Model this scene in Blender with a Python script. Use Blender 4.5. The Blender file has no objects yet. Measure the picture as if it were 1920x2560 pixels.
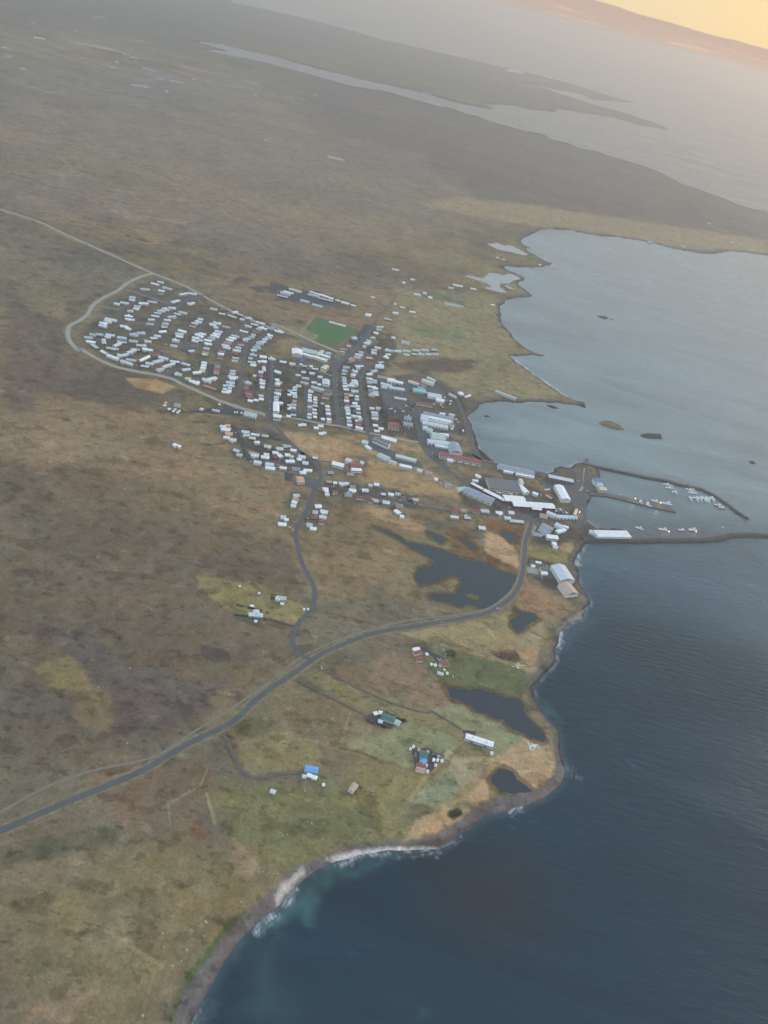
import bpy, bmesh, math, random
import numpy as np
from mathutils import Vector, Matrix
random.seed(7); RNG=np.random.default_rng(7)
SC=bpy.context.scene
# ------------------------------------------------------------------ camera
H=750.0; FPX=1923.0; PITCH=math.radians(34.0); ROLL=math.radians(14.6); LAND=2.0
F_=np.array([0,math.cos(PITCH),-math.sin(PITCH)]); R0=np.array([1.,0,0]); U0=np.array([0,math.sin(PITCH),math.cos(PITCH)])
CR=math.cos(ROLL)*R0+math.sin(ROLL)*U0; CU=-math.sin(ROLL)*R0+math.cos(ROLL)*U0
cd=bpy.data.cameras.new('camera'); cam=bpy.data.objects.new('camera',cd); SC.collection.objects.link(cam)
cam.matrix_world=Matrix(((CR[0],CU[0],-F_[0],0),(CR[1],CU[1],-F_[1],0),(CR[2],CU[2],-F_[2],H),(0,0,0,1)))
cd.sensor_fit='VERTICAL'; cd.sensor_height=36; cd.lens=FPX/2560*36; cd.clip_start=1; cd.clip_end=300000
SC.camera=cam
# ------------------------------------------------------------------ light
SUN_AZ=math.radians(46); SUN_EL=math.radians(14)     # azimuth measured from +Y towards +X
SC.view_settings.view_transform='Standard'; SC.view_settings.look='None'; SC.view_settings.exposure=0.35; SC.view_settings.gamma=1
W=bpy.data.worlds.new('World'); SC.world=W; W.use_nodes=True
def build_world():
    nt=W.node_tree; N=nt.nodes; L=nt.links; N.clear()
    out=N.new('ShaderNodeOutputWorld'); bg=N.new('ShaderNodeBackground'); L.new(bg.outputs[0],out.inputs[0])
    def m(op,a,b=None,c=None):
        n=N.new('ShaderNodeMath'); n.operation=op
        for i,v in enumerate((a,b,c)):
            if v is None: continue
            if isinstance(v,(int,float)): n.inputs[i].default_value=v
            else: L.new(v,n.inputs[i])
        return n.outputs[0]
    def mix(f,a,b):
        n=N.new('ShaderNodeMix'); n.data_type='RGBA'
        if isinstance(f,float): n.inputs[0].default_value=f
        else: L.new(f,n.inputs[0])
        for s,v in ((6,a),(7,b)):
            if isinstance(v,tuple): n.inputs[s].default_value=(*v,1)
            else: L.new(v,n.inputs[s])
        return n.outputs[2]
    tc=N.new('ShaderNodeTexCoord'); sep=N.new('ShaderNodeSeparateXYZ'); L.new(tc.outputs['Generated'],sep.inputs[0])
    x,y,z=sep.outputs
    sky=N.new('ShaderNodeTexSky'); sky.sky_type='NISHITA'; sky.sun_disc=False
    sky.sun_elevation=SUN_EL; sky.sun_rotation=SUN_AZ; sky.altitude=0.75; sky.dust_density=3
    skys=N.new('ShaderNodeVectorMath'); skys.operation='SCALE'; L.new(sky.outputs[0],skys.inputs[0]); skys.inputs['Scale'].default_value=0.10
    # thin high overcast over the clear sky
    az=m('ADD',m('MULTIPLY',x,math.sin(SUN_AZ)),m('MULTIPLY',y,math.cos(SUN_AZ)))   # 1 towards the sun
    w=m('POWER',m('MAXIMUM',m('MULTIPLY_ADD',az,0.5,0.5),0.0),4.0)
    glow=mix(w,(0.58,0.62,0.67),(0.84,0.58,0.20))
    upf=m('SMOOTH_MIN',m('MULTIPLY',m('MAXIMUM',m('SUBTRACT',z,0.06),0.0),4.5),1.0,0.2)
    over=mix(upf,glow,(0.66,0.82,0.98))
    cov=mix(0.92,skys.outputs[0],over)
    # ragged bank of cloud lying on the horizon
    mp=N.new('ShaderNodeMapping'); mp.inputs['Scale'].default_value=(9,9,60); L.new(tc.outputs['Generated'],mp.inputs[0])
    nz=N.new('ShaderNodeTexNoise'); nz.inputs['Scale'].default_value=1.0; nz.inputs['Detail'].default_value=7; L.new(mp.outputs[0],nz.inputs[0])
    edge=m('ADD',m('MULTIPLY',m('SUBTRACT',nz.outputs[0],0.5),0.014),0.0235)
    d=m('SUBTRACT',edge,z)
    bank=m('MINIMUM',m('MAXIMUM',m('MULTIPLY',d,900.0),0.0),1.0)
    mp2=N.new('ShaderNodeMapping'); mp2.inputs['Scale'].default_value=(14,14,420); L.new(tc.outputs['Generated'],mp2.inputs[0])
    n2=N.new('ShaderNodeTexNoise'); n2.inputs['Scale'].default_value=1.0; n2.inputs['Detail'].default_value=5; L.new(mp2.outputs[0],n2.inputs[0])
    streak=m('MULTIPLY',m('MAXIMUM',m('MINIMUM',m('MULTIPLY',m('SUBTRACT',n2.outputs[0],0.56),9.0),1.0),0.0),
             m('MAXIMUM',m('SUBTRACT',1.0,m('ABSOLUTE',m('MULTIPLY',m('SUBTRACT',z,0.008),110.0))),0.0))
    bankc=mix(w,(0.33,0.30,0.30),(0.56,0.39,0.29))
    bankc=mix(m('MULTIPLY',streak,0.75),bankc,(0.95,0.52,0.24))
    col=mix(bank,cov,bankc)
    L.new(col,bg.inputs[0]); bg.inputs[1].default_value=1.0
build_world()
sd=bpy.data.lights.new('sun','SUN'); sd.energy=1.2; sd.angle=math.radians(12); sd.color=(1,0.68,0.42)
sun=bpy.data.objects.new('sun',sd); SC.collection.objects.link(sun)
sdir=Vector((math.sin(SUN_AZ)*math.cos(SUN_EL),math.cos(SUN_AZ)*math.cos(SUN_EL),math.sin(SUN_EL)))
sun.rotation_euler=sdir.to_track_quat('Z','Y').to_euler()
HAZE=0.78e-4
SC.cycles.volume_bounces=1; SC.cycles.max_bounces=6
# ------------------------------------------------------------------ survey helpers
T={'A':(200,660,5.53),'B':(480,660,5.53),'C':(720,760,6.9125),'D':(680,920,6.9125),'E':(880,800,6.9125),'H':(880,1000,6.9125),
 'I':(680,1100,6.9125),'L':(900,1140,6.9125),'G':(540,1040,6.9125),'M':(480,880,6.9125),'J':(1040,920,6.9125),'K':(1120,1120,4.608),
 'P':(380,980,6.9125),'Q':(680,700,5.184),'R':(960,520,2.592),'S':(1000,1560,6.9125),'T':(1000,1740,4.1475),'U':(540,1440,3.6867),
 'V':(1440,1180,6.9125),'W':(1600,1120,5.53),'N':(1440,1120,3.456),'X':(800,1240,2.304),'Y':(400,1880,1.536),'Z':(0,1500,2.0738),
 'TL':(0,0,1.728),'TR':(960,0,1.728),'F':(0,0,0.864),'O':(1260,1300,7.541)}
def at(t,X,Y,z=LAND):
    """a surveyed mark of map sheet t as a point of the plain at height z (metres)"""
    ox,oy,s=T[t]; x=ox+X/s; y=oy+Y/s
    d=F_+(x-960)/FPX*CR+(1280-y)/FPX*CU
    k=(H-z)/-d[2]
    return np.array([d[0]*k,d[1]*k])
def pts(t,s,z=LAND):
    v=[float(a) for a in s.replace(',',' ').split()]
    return [at(t,v[i],v[i+1],z) for i in range(0,len(v),2)]
def multi(s,z=LAND):
    """'A: x y x y | B: x y' -> list of points"""
    o=[]
    for seg in s.split('|'):
        t,r=seg.split(':'); o+=pts(t.strip(),r,z)
    return o
# ------------------------------------------------------------------ materials
def lin(c): return tuple((v/255/12.92 if v/255<=0.04045 else ((v/255+0.055)/1.055)**2.4) for v in c)
MATS={}
def mat(name,col,rough=0.7,noise=0.0,scale=0.3,metal=0.0,emit=0,bump=0.0):
    if name in MATS: return MATS[name]
    m=bpy.data.materials.new(name); m.use_nodes=True; nt=m.node_tree; b=nt.nodes['Principled BSDF']
    b.inputs['Base Color'].default_value=(*col,1); b.inputs['Roughness'].default_value=rough; b.inputs['Metallic'].default_value=metal
    if noise>0:
        tc=nt.nodes.new('ShaderNodeTexCoord'); nz=nt.nodes.new('ShaderNodeTexNoise'); nz.inputs['Scale'].default_value=scale; nz.inputs['Detail'].default_value=5
        oi=nt.nodes.new('ShaderNodeObjectInfo'); ad=nt.nodes.new('ShaderNodeVectorMath'); ad.operation='ADD'
        nt.links.new(tc.outputs['Object'],ad.inputs[0]); nt.links.new(oi.outputs['Location'],ad.inputs[1]); nt.links.new(ad.outputs[0],nz.inputs[0])
        r=nt.nodes.new('ShaderNodeMapRange'); r.inputs[1].default_value=0.3; r.inputs[2].default_value=0.7; r.inputs[3].default_value=1-noise; r.inputs[4].default_value=1+noise
        nt.links.new(nz.outputs[0],r.inputs[0])
        x=nt.nodes.new('ShaderNodeVectorMath'); x.operation='SCALE'; x.inputs[0].default_value=col; nt.links.new(r.outputs[0],x.inputs['Scale'])
        nt.links.new(x.outputs[0],b.inputs['Base Color'])
        if bump:
            bp=nt.nodes.new('ShaderNodeBump'); bp.inputs['Strength'].default_value=bump; bp.inputs['Distance'].default_value=1.0
            nt.links.new(nz.outputs[0],bp.inputs['Height']); nt.links.new(bp.outputs[0],b.inputs['Normal'])
    if emit:
        b.inputs['Emission Color'].default_value=(*col,1); b.inputs['Emission Strength'].default_value=emit
    MATS[name]=m; return m
ROOFC={'w':('white',(0.80,0.82,0.84)),'g':('pale grey',(0.54,0.60,0.65)),'d':('dark grey',(0.13,0.13,0.15)),'r':('red',(0.27,0.075,0.075)),
 't':('pale green',(0.43,0.51,0.50)),'c':('cream',(0.60,0.57,0.46)),'b':('blue',(0.12,0.20,0.42)),'o':('orange',(0.62,0.36,0.20)),
 'p':('faded pink',(0.45,0.27,0.24)),'q':('turquoise',(0.22,0.55,0.58)),'s':('slate blue',(0.27,0.31,0.38)),'n':('green',(0.05,0.16,0.13)),'k':('bright blue',(0.14,0.36,0.68)),
 'u':('rust stained',(0.50,0.36,0.30))}
WALLC=[('white',(0.72,0.72,0.70)),('cream',(0.62,0.57,0.44)),('grey',(0.40,0.41,0.42)),('darkred',(0.22,0.06,0.05)),('pale',(0.66,0.67,0.66)),('brown',(0.18,0.12,0.09))]
def roofmat(c,v=0):
    n,col=ROOFC[c]; k=(1.0,0.86,1.1)[v]
    if c=='w': k=min(k,1.02)
    return mat('roof_%s_%d'%(n.replace(' ','_'),v),tuple(min(0.9,a*k) for a in col),0.5,0.13,0.25)
def wallmat(i): n,col=WALLC[i]; return mat('wall_'+n,col,0.8,0.06,0.4)
GLASS=mat('window_glass',(0.04,0.05,0.06),0.15)
# ------------------------------------------------------------------ mesh helpers
def newobj(name,verts,faces,m,parent=None,smooth=False):
    me=bpy.data.meshes.new(name); me.from_pydata([tuple(v) for v in verts],[],faces); me.update()
    if m: me.materials.append(m)
    if smooth: me.polygons.foreach_set('use_smooth',[True]*len(me.polygons))
    o=bpy.data.objects.new(name,me); SC.collection.objects.link(o)
    if parent: o.parent=parent
    return o
def tag(o,label=None,cat=None,group=None,kind=None):
    for k,v in (('label',label),('category',cat),('group',group),('kind',kind)):
        if v: o[k]=v
    return o
def empty(name,x,y,z=LAND,rz=0):
    o=bpy.data.objects.new(name,None); SC.collection.objects.link(o); o.location=(x,y,z); o.rotation_euler=(0,0,rz); o.empty_display_size=3; return o
class MB:
    def __init__(s): s.v=[]; s.f=[]
    def add(s,v,f):
        n=len(s.v); s.v+=[tuple(a) for a in v]; s.f+=[tuple(i+n for i in q) for q in f]
    def box(s,x0,x1,y0,y1,z0,z1):
        s.add([(x0,y0,z0),(x1,y0,z0),(x1,y1,z0),(x0,y1,z0),(x0,y0,z1),(x1,y0,z1),(x1,y1,z1),(x0,y1,z1)],
              [(0,3,2,1),(4,5,6,7),(0,1,5,4),(1,2,6,5),(2,3,7,6),(3,0,4,7)])
    def gable_walls(s,x0,x1,y0,y1,z0,z1,rise,along='x'):
        if along=='x':
            ym=(y0+y1)/2
            s.add([(x0,y0,z0),(x1,y0,z0),(x1,y1,z0),(x0,y1,z0),(x0,y0,z1),(x1,y0,z1),(x1,y1,z1),(x0,y1,z1),(x0,ym,z1+rise),(x1,ym,z1+rise)],
                  [(0,3,2,1),(0,1,5,4),(2,3,7,6),(1,2,6,9,5),(3,0,4,8,7)])
        else:
            xm=(x0+x1)/2
            s.add([(x0,y0,z0),(x1,y0,z0),(x1,y1,z0),(x0,y1,z0),(x0,y0,z1),(x1,y0,z1),(x1,y1,z1),(x0,y1,z1),(xm,y0,z1+rise),(xm,y1,z1+rise)],
                  [(0,3,2,1),(1,2,6,5),(3,0,4,7),(0,1,5,8,4),(2,3,7,9,6)])
    def gable_roof(s,x0,x1,y0,y1,z1,rise,ov=0.5,th=0.25,hip=0.0,along='x'):
        """two slabs (or a hipped shell) with eaves ov outside the walls"""
        if along=='y':
            sub=MB(); sub.gable_roof(y0,y1,x0,x1,z1,rise,ov,th,hip); s.add([(b,a,c) for a,b,c in sub.v],[tuple(reversed(f)) for f in sub.f]); return
        ym=(y0+y1)/2; hw=(y1-y0)/2; drop=rise/hw*ov; a,b=x0-ov,x1+ov; zl=z1-drop+th; zr=z1+rise+th
        v=[(a,y0-ov,zl),(b,y0-ov,zl),(b,y1+ov,zl),(a,y1+ov,zl),(a+hip,ym,zr),(b-hip,ym,zr)]
        v+=[(p,q,r-th) for p,q,r in v]
        s.add(v,[(0,1,5,4),(2,3,4,5),(1,2,5),(3,0,4),(7,6,10,11),(9,8,11,10),(8,7,11),(6,9,10),(0,6,7,1),(1,7,8,2),(2,8,9,3),(3,9,6,0)])
    def build(s,name,m,parent=None): return newobj(name,s.v,s.f,m,parent)
def ordinal(n):
    o='first second third fourth fifth sixth seventh eighth ninth tenth eleventh twelfth thirteenth fourteenth fifteenth sixteenth seventeenth eighteenth nineteenth twentieth'.split()
    if n<=20: return o[n-1]
    return 'twenty '+o[n-21]
# ------------------------------------------------------------------ terrain fields
def vnoise(x,y,s,seed=0):
    x=x/s+seed*17.3; y=y/s-seed*9.1
    xi=np.floor(x).astype(np.int64); yi=np.floor(y).astype(np.int64); fx=x-xi; fy=y-yi
    fx=fx*fx*(3-2*fx); fy=fy*fy*(3-2*fy)
    def h(a,b):
        n=(a*374761393+b*668265263+seed*1274126177)&0xffffffff; n=((n^(n>>13))*1274126177)&0xffffffff
        return ((n^(n>>16))&0xffff)/65535.0
    return (h(xi,yi)*(1-fx)+h(xi+1,yi)*fx)*(1-fy)+(h(xi,yi+1)*(1-fx)+h(xi+1,yi+1)*fx)*fy
def fbm(x,y,s,seed=0,o=4):
    t=0;a=0.5;n=0
    for i in range(o): t=t+a*vnoise(x,y,s/2**i,seed+i); n+=a; a*=0.55
    return t/n
def sdf(px,py,poly):
    """signed distance, positive inside"""
    P=np.array(poly); d2=np.full(px.shape,1e18); ins=np.zeros(px.shape,bool)
    for i in range(len(P)):
        ax,ay=P[i]; bx,by=P[(i+1)%len(P)]; ex,ey=bx-ax,by-ay; L2=ex*ex+ey*ey+1e-9
        wx=px-ax; wy=py-ay; t=np.clip((wx*ex+wy*ey)/L2,0,1); qx=wx-ex*t; qy=wy-ey*t
        np.minimum(d2,qx*qx+qy*qy,out=d2)
        if ay!=by:
            c=((ay>py)!=(by>py)); ins^=c&(px<(ex)*(py-ay)/(ey)+ax)
    d=np.sqrt(d2); return np.where(ins,d,-d)
COAST=multi('''Y: 60 1180 90 1110 120 1045 150 980 200 890 250 800 300 730 370 660 440 600 500 550 550 500 600 455 680 420 780 395 880 380 950 380 1060 370 1080 360 1150 320 1250 250 1330 225 1400 205 1480 170 1530 130 1550 90 |
X: 1410 1580 1390 1450 1370 1350 1320 1290 1270 1230 1230 1170 1220 1100 1260 1060 1310 1000 1360 950 1355 900 1370 800 1420 740 1500 700 1520 650 1555 630 1550 600 1520 540 1490 490 1480 420 1460 390 1480 330 1530 280 |
N: 50 850 130 812 300 812 460 815 475 712 430 705 210 692 130 640 60 595 75 580 120 405 235 392 262 350 215 270 190 185 120 140 80 128 0 140 |
K: 1480 175 1380 220 1280 210 1215 240 1235 282 1150 298 980 262 570 178 500 150 430 120 380 70 340 0 |
J: 1400 1659 1250 1600 1150 1520 1060 1380 1000 1150 950 1000 890 850 1000 760 1100 640 1300 600 1500 575 1659 600 |
R: 750 1255 830 1258 1000 1255 1150 1265 1250 1280 1310 1298 1290 1265 1200 1235 1130 1190 1000 1100 900 1030 850 990 820 957 900 957 960 952 1030 968 1048 960 960 930 890 895 840 840 780 770 755 700 758 640 800 600 870 580 940 575 965 565 930 540 880 505 870 480 930 472 900 445 850 415 750 385 800 380 960 389 1030 380 1110 362 1040 335 960 295 910 255 960 262 900 235 880 210 940 180 1020 140 1190 140 1340 175 1500 190 1659 212 |
TR: 1150 1050 1250 1075 1400 1100 1500 1085 1659 1105 2100 1180 2500 1240 2450 1130 2100 1020 1659 915 1550 890 1480 860 1370 820 1280 790 1190 742 1120 715 920 655 850 640 700 590 620 570 450 520 400 500 300 480 240 460 100 420 0 390 |
TL: 1600 385 1500 365 1300 310 1100 260 1000 240 880 215 990 222 900 195 835 176 950 190 1040 215 1180 245 1350 290 1500 330 |
TR: 0 365 100 385 200 410 300 440 400 460 480 475 440 450 560 455 640 475 740 485 750 470 850 485 1000 510 1100 540 1240 563 1200 540 1050 490 900 450 800 418 740 398 620 360 740 386 850 405 900 430 1090 445 1000 420 880 385 800 360 700 335 600 310 450 275 300 240 150 205 0 175 |
TL: 1500 128 1300 75 1150 42 1000 10''',0.0)
c_last=COAST[-1]; c0=COAST[0]
COAST=COAST+[np.array([c_last[0]-3000,c_last[1]+9000]),np.array([-60000,60000]),np.array([-60000,-20000]),np.array([c0[0]-150,-20000]),np.array([c0[0]-150,c0[1]-400])]
# polar terrain grid, finer near the town
def spaced():
    r=[100.0]
    while r[-1]<46000:
        r.append(r[-1]*(1.007 if r[-1]<500 else 1.0032 if r[-1]<2300 else 1.009))
    return np.array(r)
RR=spaced(); TH=np.radians(np.arange(-52,52.01,0.12)); nR,nT=len(RR),len(TH)
rr,tt=np.meshgrid(RR,TH,indexing='ij'); GX=(rr*np.sin(tt)).ravel(); GY=(rr*np.cos(tt)).ravel(); GR=rr.ravel()
wq=np.clip(GR/1500,0.3,8)
wx=GX+(fbm(GX,GY,26,3,3)-0.5)*14*wq+(fbm(GX,GY,500,8,2)-0.5)*0; wy=GY+(fbm(GX,GY,26,5,3)-0.5)*14*wq
SD=sdf(wx,wy,COAST)
def patchmask(poly,feather,warp=12,seed=1):
    P=np.array(poly); pad=feather+warp+5
    sel=np.where((GX>P[:,0].min()-pad)&(GX<P[:,0].max()+pad)&(GY>P[:,1].min()-pad)&(GY<P[:,1].max()+pad))[0]
    if len(sel)==0: return sel,np.zeros(0)
    x,y=GX[sel],GY[sel]; ws=max(warp*1.6,8)
    x2=x+(fbm(x,y,ws,seed,3)-0.5)*warp*2; y2=y+(fbm(x,y,ws,seed+5,3)-0.5)*warp*2
    d=sdf(x2,y2,poly); m=np.clip(d/feather*0.5+0.5,0,1); return sel,m*m*(3-2*m)
G=1.2  # albedo of a colour that looks like the given value
def base_colour():
    a=fbm(GX,GY,700,11,4); b=fbm(GX,GY,160,12,4); c=fbm(GX,GY,45,13,4)
    brown=np.array(lin((120,103,76))); dark=np.array(lin((86,77,66))); tan=np.array(lin((138,118,86))); olive=np.array(lin((114,105,70)))
    s=lambda v,lo,hi: np.clip((v-lo)/(hi-lo),0,1)[:,None]
    st=fbm(GX*0.30+GY*0.05,GY,150,15,5); st2=fbm(GX*0.35-GY*0.04,GY,420,16,4)
    col=brown*(1-s(a,0.42,0.62))+olive*s(a,0.42,0.62)
    col=col*(1-0.6*s(b,0.52,0.68))+dark*0.6*s(b,0.52,0.68)
    col=col*(1-0.5*s(c,0.55,0.75))+tan*0.5*s(c,0.55,0.75)
    col=col*(1-0.45*s(st,0.5,0.66))+dark*0.45*s(st,0.5,0.66); col=col*(1-0.40*s(1-st,0.5,0.66))+tan*0.40*s(1-st,0.5,0.66)
    grey=np.array(lin((104,98,86))); col=col*(1-0.5*s(st2,0.5,0.62))+grey*0.5*s(st2,0.5,0.62)
    return col*G
COL=base_colour()
PATCH=[ # outline, colour, feather, warp, strength
('F: 600 170 900 190 1400 340 1659 440 1659 520 1300 480 1000 425 850 375 700 320',(92,84,82),350,160,.6),
('F: 0 225 500 240 900 330 1050 440 1100 480 700 560 0 450',(114,104,88),150,90,.5),
('F: 0 120 560 180 600 240 0 220',(104,100,94),250,150,.5),
('F: 0 0 1000 0 1000 90 500 90 0 60',(92,90,90),500,200,.4),
('F: 850 620 1080 640 1110 760 1240 860 1040 862 850 760',(118,113,80),40,30,.8),
('F: 1100 480 1659 560 1659 520 1200 450 1000 425 900 440',(128,116,84),50,40,.8),
('R: 120 1000 300 960 620 980 560 1060 420 1070 200 1040',(88,72,62),25,20,.8),
('R: 230 540 330 545 540 605 520 630 400 600 250 580',(84,100,68),12,8,.8),
('R: 160 760 500 780 620 870 400 880 200 830',(102,108,76),30,20,.7),
('F: 0 590 140 720 165 760 400 850 350 880 0 900 0 600',(92,82,72),40,30,.7),
('F: 0 905 350 880 480 1000 300 1010 120 990 0 960',(108,96,74),30,20,.7),
('F: 270 815 340 820 380 835 350 850 290 835',(150,124,80),6,4,.9),
('F: 100 860 350 890 470 1000 640 1050 640 1180 400 1120 100 1060 0 950',(122,105,76),40,30,.7),
('F: 0 1000 300 1020 620 1180 640 1300 640 1400 400 1560 100 1650 0 1650',(98,86,68),60,40,.55),
('F: 600 930 700 940 900 1000 1000 1060 1000 1080 900 1055 700 1000 620 950',(146,122,84),12,8,.8),
('F: 720 940 870 945 950 980 830 970',(136,118,80),10,8,.8),
('H: 0 830 400 920 700 1130 1200 1270 1659 1480 1659 1640 900 1640 600 1500 100 1350',(138,118,78),12,8,.75),
('F: 690 1090 1000 1105 1100 1140 900 1120 850 1150 1000 1200 1100 1210 900 1180 760 1300 660 1290 650 1150',(116,100,68),25,20,.6),
('K: 440 810 900 880 880 1040 830 1250 780 1180 600 1000 460 960',(112,82,48),12,9,.85),
('K: 0 890 200 960 400 1180 820 1370 830 1470 640 1400 460 1320 0 1210',(108,82,50),10,9,.85),
('L: 180 820 500 950 800 1060 1200 1270 900 1300 500 1150 200 1000 0 930',(146,122,88),8,6,.8),
('K: 430 960 640 1030 820 1230 835 1385 620 1310 420 1180',(152,130,94),7,5,.9),
('K: 935 1025 1135 1050 1120 1135 915 1100',(108,104,58),2,1,.95),
('K: 905 1120 1385 1180 1375 1350 1200 1330 905 1275',(112,106,60),2,1,.95),
('O: 1030 430 1330 420 1280 620 1060 560',(142,122,84),4,3,.8),
('K: 950 1260 1300 1340 1440 1500 1480 1640 1150 1640 1000 1500 900 1450 900 1300',(80,76,72),4,3,.9),
('O: 380 1150 800 1330 1150 1540 900 1659 200 1659 300 1400',(126,100,66),10,8,.8),
('X: 480 790 760 850 1080 950 1230 1000 1250 900 1310 700 1180 640 900 720',(128,116,78),12,8,.8),
('X: 1180 490 1400 570 1460 640 1350 740 1200 690 1120 640',(124,100,70),10,8,.7),
('X: 960 900 1100 870 1250 890 1240 1000 1160 1010 1000 960',(140,116,82),8,8,.8),
('X: 980 910 1130 880 1170 960 1060 960',(90,80,70),5,5,.7),
('X: 490 860 640 870 800 890 1180 1000 1200 1080 1150 1165 930 1105 720 1100 600 1010 500 950',(94,102,66),6,4,.85),
('X: 60 1000 500 880 640 1030 740 1110 780 1190 640 1230 400 1150 60 1020',(110,94,72),14,10,.8),
('X: 0 1130 290 1260 350 1330 540 1300 800 1390 840 1370 640 1240 380 1160 0 1010 -100 1060',(112,108,72),8,5,.7),
('X: 180 1250 340 1370 520 1300 820 1400 700 1540 540 1570 110 1440',(112,116,82),3,2,.9),
('X: 640 1240 780 1190 900 1260 1100 1370 1290 1440 1050 1520 830 1400 900 1390',(114,118,82),6,5,.8),
('T: 1050 610 1300 430 1500 480 1620 660 1560 880 1380 970 1200 860 1080 720 950 800 900 1090 560 1090 820 800',(146,124,88),5,4,.92),
('T: 560 640 900 640 1000 640 640 1000 480 760',(134,126,94),4,3,.85),
('T: 300 880 480 760 640 980 560 1100 440 1170 120 1090',(114,118,88),4,4,.85),
('T: 180 1280 440 1170 720 1150 740 1240 480 1370 100 1500 0 1540 60 1420',(146,124,88),5,5,.85),
('T: 500 1180 640 1160 660 1240 560 1290 490 1240',(78,84,58),3,3,.8),
('T: -400 700 130 760 300 780 100 1060 100 1480 -300 1500 -700 1100',(110,108,66),20,12,.8),
('Z: 1230 730 1440 680 1659 720 1659 860 1500 880 1300 910 1230 820',(120,114,74),6,5,.8),
('Z: 1200 950 1659 930 1900 1000 1900 1280 1640 1330 1400 1440 1150 1180 1080 1000',(106,106,64),25,16,.8),
('Z: 440 860 1000 840 1100 920 1000 1150 800 1250 560 1150',(108,92,72),18,14,.7),
('Z: 960 1180 1060 1150 1120 1240 1010 1260',(106,76,56),8,8,.8),
('Z: 700 1250 1400 1300 1300 1500 900 1950 800 2198 0 2198 0 1500 300 1450',(112,104,68),30,24,.75),
('Z: 0 1290 250 1230 600 1180 620 1250 300 1330 0 1390',(84,84,62),9,8,.75),
('Z: 1200 1330 1240 1250 1360 1370 1290 1430 1210 1420',(134,118,86),4,4,.75),
('Z: 500 1700 600 1700 700 1770 800 1790 640 1830 540 1800',(126,114,82),9,8,.65),
('Z: 150 2100 350 2020 520 2030 350 2198 120 2198',(138,118,88),9,8,.6),
('Z: 850 2010 890 1990 920 2010 880 2060 840 2040',(134,120,84),4,4,.6),
('Z: 870 2198 950 1960 1060 1830 1180 1660 1300 1590 1200 1720 1050 1940 930 2120 900 2198',(74,90,44),4,4,.85),
('Z: 1190 470 1240 480 1210 520 1100 550 1080 480',(132,112,62),5,5,.8),
('Z: 180 350 350 285 480 330 580 420 520 470 270 460',(122,112,68),5,5,.65),
('Z: 400 500 560 490 620 580 520 680 410 640 380 560',(112,98,66),8,8,.6),
('Z: 160 130 400 160 560 260 640 420 1000 480 1060 560 900 700 600 690 560 500 350 290',(88,80,74),12,12,.75),
('Z: 1030 230 1190 260 1190 320 1120 330 1040 290',(76,70,66),4,4,.8),
('Z: 0 380 180 420 380 520 420 700 200 760 0 640',(92,86,72),15,14,.6),
('Z: 400 300 660 330 1100 420 1300 480 1000 640 700 600',(96,90,84),14,12,.5),
('Z: 1280 600 1400 610 1450 640 1320 700 1200 700',(92,90,62),6,6,.8),
('Z: 1370 590 1560 480 1900 560 2000 700 1659 760 1500 680',(116,104,74),8,6,.7),
('F: 425 1240 560 1262 640 1300 672 1322 640 1345 500 1322 430 1272',(118,112,66),6,6,.85),
('F: 640 1050 690 1120 680 1140 640 1130 600 1120',(112,104,72),6,4,.6),
('A: 0 820 140 640 250 520 620 300 900 170 650 330 340 520 260 620 180 800 0 900',(112,106,76),4,3,.7),
('A: 560 1080 900 980 1600 1290 1659 1500 1400 1340 950 1100',(122,112,74),5,4,.8),
('B: 0 1180 700 1330 900 1400 850 1659 700 1659 600 1430 0 1330',(122,108,70),5,4,.8),
('B: 950 1180 1300 1000 1640 1130 1380 1200 1400 1300 1100 1290',(120,108,74),6,5,.8),
('A: 1180 1000 1300 700 1480 700 1300 900 1230 1050',(106,102,70),5,4,.8),
('Q: 380 650 540 480 580 490 430 640',(130,120,84),3,2,.8),
('Q: 0 570 500 620 620 720 560 780 400 760 0 640',(126,116,82),5,4,.7),
('E: 420 300 1000 400 1500 640 1200 860 700 980 450 950 650 620 440 470',(118,108,74),10,8,.7),
('E: 700 740 1300 680 1659 640 1659 850 1300 880 900 850',(92,82,70),8,8,.8),
('J: 500 1100 900 1200 980 1480 780 1440 620 1230',(128,112,78),4,3,.8),
('K: 400 290 560 230 1100 360 1100 560 960 520 860 380 600 330',(122,108,74),4,3,.8),
('K: 930 530 1220 590 1480 660 1480 760 1230 660 940 600',(108,106,66),3,2,.85),
('K: 1220 220 1480 175 1600 200 1540 300 1380 310',(96,84,68),3,2,.9),
('K: 1360 230 1560 210 1540 290 1400 290',(118,98,70),3,2,.8),
]
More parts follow.
